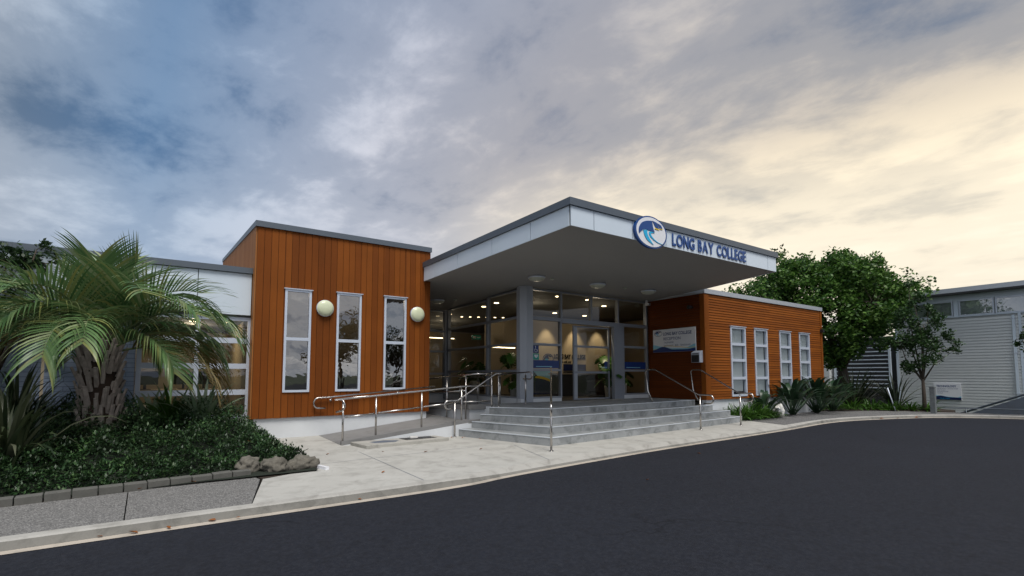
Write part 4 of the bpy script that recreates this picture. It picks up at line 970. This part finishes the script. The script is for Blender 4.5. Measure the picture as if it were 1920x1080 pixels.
# ------------------------------------------------------------------ vegetation
def blade(m,base,az,el,L,w,droop,segs=6,fold=.0,twist=0,mi=0):
    "ribbon that starts at elevation el and bends down by droop radians along its length"
    p=Vector(base); vs=[]; ds=L/segs
    h=Vector((math.cos(az),math.sin(az),0)); side=Vector((-h.y,h.x,0))
    for i in range(segs+1):
        t=i/segs; ww=w*(math.sin(math.pi*min(1,.25+t*.75))**.7 if t<1 else 0.02)
        s_=side*math.cos(twist*t)+Vector((0,0,1))*math.sin(twist*t)
        vs += [p-s_*ww*.5, p+s_*ww*.5]
        e=el-droop*t*t; p=p+(h*math.cos(e)+Vector((0,0,1))*math.sin(e))*ds
    m.add(vs,[(2*i,2*i+1,2*i+3,2*i+2) for i in range(segs)],True,mi)
def clump(name,x,y,z,n,L,w,label,cat,mat,spread=.15,elr=(35,85),droop=(.3,1.6),seed=1,group=None,segs=6,twist=.6):
    rr=random.Random(seed); t=thing(name,(x,y,z),label,cat,group); m=MB()
    for i in range(n):
        a=rr.uniform(0,2*math.pi); r_=rr.uniform(0,spread)
        blade(m,(x+math.cos(a)*r_,y+math.sin(a)*r_,z-.03),a+rr.uniform(-.5,.5),R(rr.uniform(*elr)),L*rr.uniform(.6,1.1),w*rr.uniform(.7,1.2),rr.uniform(*droop),segs,0,rr.uniform(-twist,twist))
    m.build('leaves',mat,t); m=MB(); m.lathe([(.001,0),(spread*.7,0),(spread*.45,.12),(.001,.16)],(x,y,z-.05),14); m.build('crown_base',M['trunkfibre'],t)
    return t
# ground cover: mound height over the bed
def moundh(x,y):
    if y<8.2 or y>13.4: return 0
    xr=1.93-(y-8.5)*.16 if y>8.5 else 1.9
    front=8.2+.09*(x+3.5) if x<1 else 8.6
    e=min(min(1,max(0,(xr-x)/.75)),min(1,max(0,(y-front-.20)/.75)),1)
    e=e**.5
    k=min(1,max(0,(y-8.8)/2.8)); return e*(.40+.50*k)+.04
rr=random.Random(21); m=MB(); cnt=0
while cnt<70000:
    y=8.3+(rr.random()**1.25)*4.9; x=rr.uniform(-3.9,2.0)
    xr=1.95-(y-8.5)*.16
    if x>xr+.05: continue
    if x< -.21*y-.9 and rr.random()<.7: continue
    h_=moundh(x,y)
    if h_<.06: continue
    h_*= .86+.50*noise.noise(Vector((x*1.6,y*1.6,0)))+.55*noise.noise(Vector((x*3.6,y*3.6,2)))
    cnt+=1
    z=h_*(1-.35*rr.random()**2.2)
    if rr.random()<.10: z+=rr.random()*.11
    a=rr.uniform(0,6.283); el=rr.uniform(-.3,1.2); L=rr.uniform(.025,.08); w_=L*rr.uniform(.3,.55)
    d_=Vector((math.cos(a)*math.cos(el),math.sin(a)*math.cos(el),math.sin(el))); s_=Vector((-math.sin(a),math.cos(a),rr.uniform(-.4,.4))).normalized()*w_*.5
    p=Vector((x,y,z)); m.add([p,p+d_*L*.5+s_,p+d_*L,p+d_*L*.5-s_],[(0,1,2,3)])
tag(m.build('ground_cover',M['cover']),'dense low dark green ground cover mounding over the left garden','ground cover',kind='stuff')
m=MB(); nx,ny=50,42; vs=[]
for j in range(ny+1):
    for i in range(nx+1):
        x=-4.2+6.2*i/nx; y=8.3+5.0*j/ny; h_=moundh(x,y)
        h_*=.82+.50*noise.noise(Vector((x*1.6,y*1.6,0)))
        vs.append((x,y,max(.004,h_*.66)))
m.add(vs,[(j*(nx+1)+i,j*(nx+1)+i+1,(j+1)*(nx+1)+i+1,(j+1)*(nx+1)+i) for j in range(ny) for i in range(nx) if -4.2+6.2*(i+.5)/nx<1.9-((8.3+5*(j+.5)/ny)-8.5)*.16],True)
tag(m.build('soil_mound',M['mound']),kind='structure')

# palm
PX,PY,PZ=-1.17,11.45,.22
pt=thing('palm_tree',(PX,PY,PZ),'thick trunked palm with grey leaf stubs and long drooping feathery fronds','palm tree')
m=MB(); m.tube([(PX+.02,PY,PZ-.2),(PX,PY,PZ+.3),(PX-.02,PY,PZ+.8),(PX-.06,PY,PZ+1.3),(PX-.06,PY,PZ+1.75),(PX-.05,PY,PZ+2.15)],[.32,.28,.28,.26,.22,.14],18); m.build('trunk',M['trunkfibre'],pt)
rr=random.Random(4); m=MB(); nbts=150
for i in range(nbts):
    t_=i/nbts; a=i*2.39996; z=PZ+.05+t_*1.75; R0=.29-.02*t_
    el=R(72+12*rr.random()-10*t_); h=Vector((math.cos(a),math.sin(a),0)); z+=rr.uniform(-.05,.05); a+=rr.uniform(-.2,.2); h=Vector((math.cos(a),math.sin(a),0)); p=Vector((PX-.06*t_,PY,z))+h*(R0-.02+rr.uniform(-.02,.02))
    L=rr.uniform(.14,.40)+.1*(t_>.75); d_=h*math.cos(el)+Vector((0,0,1))*math.sin(el); s_=Vector((-h.y,h.x,0)); o_=d_.cross(s_)*-1
    w0,w1=.040,.032; th=.020
    q=p+d_*L; vs=[p-s_*w0-o_*th,p+s_*w0-o_*th,p+s_*w0*.6+o_*th,p-s_*w0*.6+o_*th,q-s_*w1-o_*th,q+s_*w1-o_*th,q+s_*w1*.6+o_*th*.6,q-s_*w1*.6+o_*th*.6]
    m.add(vs,[(0,3,2,1),(4,5,6,7),(0,1,5,4),(1,2,6,5),(2,3,7,6),(3,0,4,7)])
m.build('leaf_stubs',M['boot'],pt)
def frond(az,el,L,droop,idx,dry=False,nl=32):
    rr=random.Random(idx*13+5); p=Vector((PX-.05+math.cos(az)*.12,PY+math.sin(az)*.12,PZ+1.80+rr.uniform(-.15,.12))); segs=22; ds=L/segs; h=Vector((math.cos(az),math.sin(az),0)); h=h
    pts=[p.copy()]; dirs=[]
    for i in range(segs):
        t_=i/segs; e=el-droop*t_**1.35; d_=h*math.cos(e)+Vector((0,0,1))*math.sin(e); dirs.append(d_); p=p+d_*ds; pts.append(p.copy())
    dirs.append(dirs[-1]); side=Vector((-h.y,h.x,0))
    f=MB(); f.tube(pts[::2],[.022-.018*i/(len(pts[::2])-1) for i in range(len(pts[::2]))],6); fo=f.build('frond',M['rachis'],pt)
    lf=MB()
    for j in range(nl):
        t_=.20+.80*j/(nl-1); q=t_*segs; i=min(int(q),segs-1); b=pts[i].lerp(pts[i+1],q-i); d_=dirs[i]; up_=side.cross(d_)*-1
        if up_.z<0: up_=-up_
        ll=(.70*math.sin(math.pi*(.22+.60*t_))**.8*1.32+.12)*rr.uniform(.88,1.08)
        for sg in (1,-1):
            v=(side*sg*math.cos(.45)+up_*.5+d_*(.55+.7*t_)).normalized()
            vel=v.copy(); pp=b.copy(); n_=6; vs=[]; w_=.035*rr.uniform(.8,1.15)
            gr=rr.uniform(1.5,2.3)*(1.0 if el<R(66) else .3)
            for k in range(n_+1):
                u=k/n_; ww=w_*(.55+.45*math.sin(math.pi*min(1,u+.25))) if u<.75 else w_*(1-u)*2.4
                pr=vel.cross(Vector((0,0,1))); pr=pr.normalized() if pr.length>.05 else side
                wd=(d_-vel*d_.dot(vel)); wd=wd.normalized() if wd.length>.05 else pr
                vs+=[pp-wd*ww*.5-Vector((0,0,ww*.12)),pp+wd*ww*.5]
                pp=pp+vel*ll/n_; vel=(vel+Vector((0,0,-1))*gr*(.06+.34*u)).normalized()
            lf.add(vs,[(2*k,2*k+1,2*k+3,2*k+2) for k in range(n_)],False)
    lf.build('leaflets',M['palmtan'] if dry else M['palm'],fo)
CR=R(-34.2)  # azimuth of the road-parallel right-hand direction used to spread the fronds
i=0
for ring,(n_,el,L,dr,dry) in enumerate([(4,83,1.75,.5,False),(8,70,2.2,1.85,False),(9,55,2.2,2.05,False),(7,36,1.95,1.75,False)]):
    for k in range(n_):
        a=2*math.pi*(k+.37*ring)/n_+rnd.uniform(-.14,.14)
        frond(a,R(el+rnd.uniform(-7,7)),L*rnd.uniform(.9,1.08),dr*rnd.uniform(.85,1.15),i,dry); i+=1
for k,a in enumerate((R(-18),R(12),R(170))): frond(a,R(20),1.9,1.6,100+k,True,22)

# flax, silver clump, strap leaves on the left
clump('flax_plant',-2.05,9.9,.25,130,1.5,.062,'large dark flax with arching bronze green leaves left of the palm','flax',M['flax'],.28,(30,85),(.4,2.2),3)
clump('flax_plant',-2.35,11.9,.45,90,1.6,.06,'dark flax against the brick wall behind the large flax','flax',M['flax'],.25,(35,85),(.4,2.0),5)
clump('flax_plant',-1.85,9.1,.05,36,.75,.04,'small drooping dark flax at the front left of the garden','flax',M['flax'],.15,(25,75),(.8,2.2),6)
clump('flax_plant',-1.55,12.6,.35,30,1.35,.035,'thin dark spiky plant between the flax and the palm trunk','cabbage tree',M['flax'],.08,(45,88),(.1,1.2),9)
clump('silver_astelia',.38,11.3,.66,52,.95,.075,'silvery green sword leaved clump under the left office window','sword plant',M['silver'],.10,(38,86),(.1,1.3),7)
clump('strap_leaf_plant',-.12,11.7,.62,40,.85,.075,'green strap leaved clump left of the silvery one','strap plant',M['bright'],.14,(30,80),(.4,1.7),8)
clump('strap_leaf_plant',-.45,11.9,.62,34,.85,.075,'green strap leaved clump nearest the palm trunk','strap plant',M['silver'],.14,(30,80),(.4,1.7),18)
# right hand beds
def paddle(name,x,y,z,n,H,label,seed,group='bird of paradise clumps before the right wing'):
    rr=random.Random(seed); t=thing(name,(x,y,z),label,'paddle plant',group); st_=MB(); m=MB()
    for i in range(n):
        a=rr.uniform(0,6.283); tilt=rr.uniform(.12,.85); hh=H*rr.uniform(.55,1.0); h=Vector((math.cos(a),math.sin(a),0)); b=Vector((x,y,z))+h*.08*rr.random()
        d_=(h*math.sin(tilt)+Vector((0,0,1))*math.cos(tilt)); q=b+d_*hh*.5; st_.tube([b,q],.012,5)
        side=Vector((-h.y,h.x,0)); LL=hh*.62; vs=[]
        for k in range(7):
            u=k/6; wv=.085*math.sin(math.pi*(u*.9+.06))+.004; dd=(d_+h*.35*u*u-Vector((0,0,.35*u*u))).normalized(); c_=q+dd*LL*u
            vs+=[c_-side*wv+dd.cross(side)*.25*wv,c_,c_+side*wv+dd.cross(side)*.25*wv]
        m.add(vs,[f_ for k in range(6) for f_ in ((3*k,3*k+1,3*k+4,3*k+3),(3*k+1,3*k+2,3*k+5,3*k+4))],True)
    st_.build('stems',M['strel'],t); m.build('leaves',M['strel'],t)
paddle('bird_of_paradise',17.35,9.45,.03,36,1.05,'dark paddle leaved clump before the second slim window of the right wing',1)
paddle('bird_of_paradise',19.1,9.3,.03,46,1.55,'tallest dark paddle leaved clump before the third slim window',2)
paddle('bird_of_paradise',21.0,9.3,.03,60,1.65,'broad dark paddle leaved clump at the far corner of the right wing',3)
paddle('bird_of_paradise',22.6,9.4,.03,44,1.5,'dark paddle leaved clump just past the far corner of the right wing',4)
ag=[(15.65,9.45,.72),(16.2,9.45,.8),(16.8,9.35,.78),(17.4,9.3,.5)]
agl=['bright green strap leaved clump touching the right end of the steps','bright green strap leaved clump with a few yellow leaves, second from the steps','bright green strap leaved clump, third from the steps','small green strap leaved clump, fourth from the steps']
for i,(x,y,L) in enumerate(ag): clump('agapanthus',x,y,.02,110,L,.045,agl[i],'agapanthus',M['bright'],.25,(20,80),(.7,2.2),30+i,'agapanthus clumps by the steps')
clump('flax_plant',26.6,10.1,.1,110,2.0,.075,'large green flax before the white slatted screen','flax',M['flax'],.35,(30,85),(.2,1.5),12)
clump('flax_plant',26.3,8.4,.05,50,1.9,.065,'sparse arching flax at the corner of the ribbed building','flax',M['flax'],.2,(25,80),(.5,1.8),14)
sp=[(24.3,9.3),(24.8,8.8),(25.4,8.9),(25.3,8.2),(25.75,7.7),(26.0,7.2),(23.8,9.9)]
sl_=['bright strap clump in the right bed, nearest the paddle leaves','bright strap clump in the right bed at the path edge','bright strap clump in the right bed behind the path edge','bright strap clump in the right bed before the sparse flax','bright strap clump beside the thin white stake','last bright strap clump toward the small tree','yellowish strap clump behind the path edge']
for i,(x,y) in enumerate(sp): clump('strap_leaf_plant',x,y,.03,60,.62,.06,sl_[i],'strap plant',M['bright'],.25,(15,75),(.7,2.0),50+i,'strap leaved clumps in the right bed')
rr=random.Random(77); m=MB()
for _ in range(5000):
    x=rr.uniform(16,27); y=rr.uniform(8,12)
    if x<22.8 and y>9.85: continue
    yl=10.0 if x<21 else 9.98-(x-21)*.46
    if y<yl-.0 and not(x<21 and y>9.95): 
        if y<yl: continue
    a=rr.uniform(0,6.28); L=rr.uniform(.05,.11); d_=Vector((math.cos(a),math.sin(a),rr.uniform(.1,1)))*L; s_=Vector((-math.sin(a),math.cos(a),0))*L*.25; p=Vector((x,y,.04+rr.random()*.1))
    m.add([p,p+d_*.5+s_,p+d_,p+d_*.5-s_],[(0,1,2,3)])
tag(m.build('ground_cover',M['bright']),'low patchy green weeds over the right hand bed','ground cover',kind='stuff')

# trees
FWD=Vector((.562,.827,0)); RGT=Vector((.827,-.562,0))
def tree(name,base,lobes,trunk,label,mat,leaf=.15,n_per=1500,seed=1,group=None,bark='bark',gap=.0,tuft=.42):
    rr=random.Random(seed); b=Vector(base); t=thing(name,base,label,'tree',group)
    tr=MB(); top=b+Vector((0,0,trunk[0]))
    tr.tube([b-Vector((0,0,.2)),b+Vector((.04,0,trunk[0]*.5)),top],[trunk[1]*1.3,trunk[1],trunk[1]*.8],10)
    m=MB()
    for lx,lz,ly,r_ in lobes:
        c=b+RGT*lx+FWD*ly+Vector((0,0,lz))
        mid=top.lerp(c,.5)+Vector((rr.uniform(-.2,.2),rr.uniform(-.2,.2),rr.uniform(-.1,.3)))
        tr.tube([top-Vector((0,0,.1)),mid,c],[trunk[1]*.5,trunk[1]*.3,trunk[1]*.08],7)
        nt_=max(6,int(26*r_/1.5))
        tufts=[]
        for _ in range(nt_):
            v=Vector((rr.gauss(0,1),rr.gauss(0,1),rr.gauss(0,1))).normalized()*(r_*rr.uniform(.45,1.05)); v.z*=.8
            tufts.append((c+v,r_*rr.uniform(.22,.22+tuft*.5)))
            if rr.random()<.5: tr.tube([c,c+v*.9],[trunk[1]*.07,.01],5)
        for k in range(int(n_per*(r_/1.5)**2)):
            tc_,tr_=rr.choice(tufts); v=Vector((rr.gauss(0,1),rr.gauss(0,1),rr.gauss(0,1))); v=v.normalized()*tr_*rr.random()**.5
            p=tc_+v; a=rr.uniform(0,6.28); el=rr.uniform(-.6,1.1); L=leaf*rr.uniform(.6,1.25)
            d_=Vector((math.cos(a)*math.cos(el),math.sin(a)*math.cos(el),math.sin(el))); s_=d_.cross(Vector((rr.uniform(-1,1),rr.uniform(-1,1),rr.uniform(-1,1)))).normalized()*L*.28
            m.add([p,p+d_*L*.5+s_,p+d_*L,p+d_*L*.5-s_],[(0,1,2,3)])
    tr.build('trunk',M[bark],t); m.build('crown',mat,t); return t
k=.0275
def px(l): return [((u-1582)*k,1.55+(702-v)*k,d_,r_*k) for u,v,d_,r_ in l]
big=px([(1425,560,0,52),(1470,515,-.3,50),(1520,510,.3,44),(1565,522,-1,54),(1608,500,1,44),(1640,512,0,38),(1650,545,-.5,44),(1688,570,.5,28),(1600,575,-1.6,72),(1520,570,-.8,60),(1550,635,-.8,50),(1600,625,-.8,46),(1645,600,.2,34),(1560,675,-.2,28),(1480,565,1.5,55)])
B0=FWD*25+RGT*17.0
tree('broadleaf_tree',(B0.x,B0.y,0),big,(1.9,.26),'large dense green tree rising behind the right timber wing',M['tree'],.19,4200,2,tuft=.5)
k2_=.0292
sm=[((u-1727)*k2_*.85,1.55+(702-v)*k2_,d_,r_*k2_*.8) for u,v,d_,r_ in [(1718,590,0,18),(1705,620,.1,24),(1730,630,-.1,30),(1695,655,.1,28),(1730,665,0,30),(1765,655,0,22),(1785,668,.1,11),(1712,690,0,22),(1745,610,.1,15),(1712,570,0,10)]]
S0=Vector((25.9,7.25,0))
tree('young_tree',tuple(S0),sm,(1.35,.07),'slim young tree with small leaves before the ribbed building',M['tree3'],.12,5200,4,tuft=.5)
tree('young_tree',(26.4,3.35,0),[(-.95,3.1,0,.45),(-.85,2.6,.1,.42),(-.35,3.6,0,.6),(-.4,2.9,.1,.5),(.4,3.3,.3,.8),(-1.15,2.75,.1,.28)],(1.6,.07),'young tree at the right edge beside the downpipe of the ribbed building',M['tree3'],.12,4200,6,tuft=.5)
L0=FWD*9.3-RGT*10.1
tree('garden_tree',(L0.x,L0.y,0),[(.3,3.75,0,.55),(.75,4.0,.1,.40),(-.2,3.8,0,.7),(.5,3.1,.1,.5),(.2,2.9,0,.6),(-.3,2.2,0,.7),(-.9,3.0,0,.9),(.9,3.75,.2,.3),(-.6,1.4,0,.7)],(1.2,.12),'dark leafy tree behind the palm at the left edge',M['tree2'],.10,3600,8)
for i,(x,y,h_,l) in enumerate([(16,-16,5.5,0),(10.5,-14,6.5,1),(4.5,-17,5,2),(-3,-13,6,0),(22,-13,7,1),(-12,-6,6.5,2),(-17,4,6.5,0),(30,-20,6.5,1)]):
    lo=[(rnd.uniform(-1.4,1.4),h_*rnd.uniform(.5,.95),rnd.uniform(-1.2,1.2),rnd.uniform(1.0,1.6)) for _ in range(8)]
    tree('roadside_tree',(x,y,-.1),lo,(h_*.4,.2),['bushy tree across the road mirrored in the office glass','tall tree across the road mirrored in the office glass','rounded tree across the road mirrored in the office glass'][l],M['tree2'],.22,700,60+i,'trees across the road')

# ------------------------------------------------------------------ the ribbed building on the right
tb=thing('technology_building',(34,2,-.7),'pale ribbed steel clad classroom block with a strip of high windows','building')
TXp=34.0
m=MB(); z=-.75; ph=.15; zt=4.46; y0,y1=-12,10.55
prof=[(0,0),(.030,.0),(.052,.03),(.075,.03)]
vs=[];pr=[]
while z<zt:
    pr += [(0,z),(0,z+.098),(.06,z+.100),(.06,z+.148)]; z+=ph
pr.append((0,z))
for o_,zz in pr: vs += [(TXp+o_,y0,zz),(TXp+o_,y1,zz)]
m.add(vs,[(2*i,2*i+1,2*i+3,2*i+2)[::-1] for i in range(len(pr)-1)]); m.build('ribbed_cladding',M['techwall'],tb)
m=MB(); m.box(TXp+.11,TXp+9,y0,y1,-.76,5.5); m.build('wall',M['techwall'],tb)
m=MB(); m.box(TXp-.02,TXp+.05,y1-.001,y1+.12,-.76,5.5); m.box(TXp-.02,TXp+.05,5.55,5.65,-.76,4.58); m.build('corner_trim',M['fascia'],tb)
m=MB(); m.box(TXp-.02,TXp+.06,y0,y1,4.58,4.63); m.box(TXp-.0,TXp+.07,y0,y1,5.46,5.85); m.build('window_band_trim',M['fascia'],tb)
wy=[9.95,8.05,7.85,6.45,5.1,3.7,2.3,.9,-.5]
for a,b in zip(wy[1:],wy):
    if abs(a-7.85)<.01 and abs(b-8.05)<.01: 
        m=MB(); m.box(TXp-.0,TXp+.07,7.855,8.045,4.63,5.46); m.build('window_pier',M['fascia'],tb); continue
    window('x',TXp,a+.02,b-.02,4.63,5.46,[],M['frame'],M['glass_tech'],fw=.06,parent=tb,depth=.07)
m=MB(); m.prism([(TXp-.75,y0),(TXp+9,y0),(TXp+9,y1+.4),(TXp-.75,y1+.4)],lambda x,y:5.80+(TXp-x)*.03,lambda x,y:6.04+(TXp-x)*.03); m.build('roof',M['cap_light'],tb)
m=MB(); m.box(TXp-.70,TXp+.0,y0,y1+.35,5.76,5.795); m.build('eave_lining',M['techsofft'],tb)
t=thing('downpipe',(33.9,5.8,.2),'pale square downpipe running down the ribbed wall','downpipe')
m=MB(); m.box(33.90,33.985,5.76,5.86,-.7,4.5); m.build('pipe',M['fascia'],t)
for z_ in (.6,2.6,4.3): m=MB(); m.box(33.885,33.99,5.73,5.89,z_,z_+.03); m.build('pipe_clip',M['frame'],t)
# technology sign
t=thing('technology_sign',(33.95,8.5,.2),'white TECHNOLOGY sign with navy foot on the ribbed wall','sign')
fx_=33.93; m=MB(); m.box(fx_,34.0,7.93,9.05,.20,1.07); m.build('board',M['signwhite'],t)
put_text('text_line','TECHNOLOGY',.15,(fx_-.003,8.93,.87),'-x',M['navy'],t,width=.82,off=.004)
for s_,zz,wd in (('HANGARAU • TEGNOLOGIE',.77,.86),('TECHNOLOGIE',.69,.34),('ТЕХНОЛОГИЯ',.61,.46),('기술 技术',.53,.24)):
    put_text('text_line',s_,.06,(fx_-.003,8.91,zz),'-x',M['navy'],t,width=wd)
def xw2(name,mat,hi,off,lo=.20):
    mb=MB(); n=24; vs=[(fx_-off,9.05-1.12*i/n,lo) for i in range(n+1)]+[(fx_-off,9.05-1.12*i/n,hi(i/n)) for i in range(n+1)]; mb.add(vs,[(i,i+1,n+2+i,n+1+i) for i in range(n)]); mb.build(name,mat,t)
xw2('pale_wave',M['paleblue'],curve([(0,.44),(.2,.42),(.6,.36),(.85,.34),(1,.40)]),.003); xw2('navy_wave',M['navy_dark'],curve([(0,.36),(.25,.41),(.55,.34),(1,.33)]),.006)
put_text('text_line','Long Bay College',.075,(fx_-.009,8.80,.245),'-x',M['cyan'],t,width=.4)
# louvre screen
t=thing('slatted_screen',(33.6,12,.9),'white framed screen of horizontal slats beside the ribbed building','screen')
m=MB(); z=.75
while z<3.5: m.box(33.7,33.78,10.95,13.7,z,z+.055); z+=.235
m.build('slats',M['fascia'],t)
for y_ in (10.85,13.7): m=MB(); m.box(33.66,33.82,y_,y_+.1,-.75,3.6); m.build('post',M['fascia'],t)
m=MB(); m.box(34.4,34.5,10.7,16,-.75,3.8); tag(m.build('back_wall',M['dark_int']),'dark wall behind the white slatted screen','wall')
m=MB(); m.box(33.4,33.9,13.95,20,-.75,3.0); tag(m.build('plain_wall',M['techwall']),'plain pale wall glimpsed behind the big tree','wall')
# ramp wall at far right, pipe fence, post, stake
t=thing('retaining_wall',(30,3,-.7),'dark blue grey sloping wall rising to the right before the ribbed building','retaining wall')
m=MB(); vs=[(29.9,7.4,-.76),(29.9,-2,-.76),(29.9,-2,.95),(29.9,4.2,.95),(29.9,7.3,-.5),(30.1,7.4,-.76),(30.1,-2,-.76),(30.1,-2,.95),(30.1,4.2,.95),(30.1,7.3,-.5)]
m.add(vs,[(0,1,2,3,4)[::-1],(5,6,7,8,9),(0,5,6,1),(1,6,7,2),(2,7,8,3),(3,8,9,4),(4,9,5,0)]); m.build('wall_face',M['retain'],t)
m=MB(); m.tube([(29.98,7.45,-.42),(29.98,4.2,1.02),(29.98,-2,1.02)],.045,8); m.build('coping_rail',M['cap'],t)
t=thing('pipe_fence',(27.6,4,0),'low dark pipe rail along the drop behind the kerb','fence')
m=MB(); m.tube([(26.9,8.2,.10),(27.5,6.3,.12),(28.0,4.6,.14),(28.6,1,.14),(28.8,-3,.14)],.02,8); m.build('top_rail',M['cap'],t)
for p in ((26.9,8.2),(27.5,6.3),(28.0,4.6),(28.4,2.4),(28.6,1.0)): m=MB(); m.tube([(*p,-.76),(*p,.12)],.018,8); m.build('post',M['cap'],t)
m=MB(); m.prism([(25.6,7.5),(26.4,6.0),(27.2,4.0),(27.8,1),(28,-40),(27.2,-40),(27.12,-1),(26.8,2.2),(26.1,4.4),(25.2,5.7),(24.8,6.3)],-.78,-.003); tag(m.build('verge',M['path_asphalt']),kind='structure')
m=MB(); m.box(24.80,24.98,6.60,6.76,-.05,1.02); m.box(24.79,24.99,6.59,6.77,1.02,1.05)
tag(m.build('timber_bollard',simple('weathered post',(.13,.145,.15),.85,var=.5,vscale=12,bmp=.5)),'square grey weathered post behind the kerb','bollard')
m=MB(); m.tube([(24.95,7.95,-.02),(24.80,8.15,.98)],.022,8); tag(m.build('marker_stake',M['frame']),'thin leaning white stake at the end of the right bed','stake')
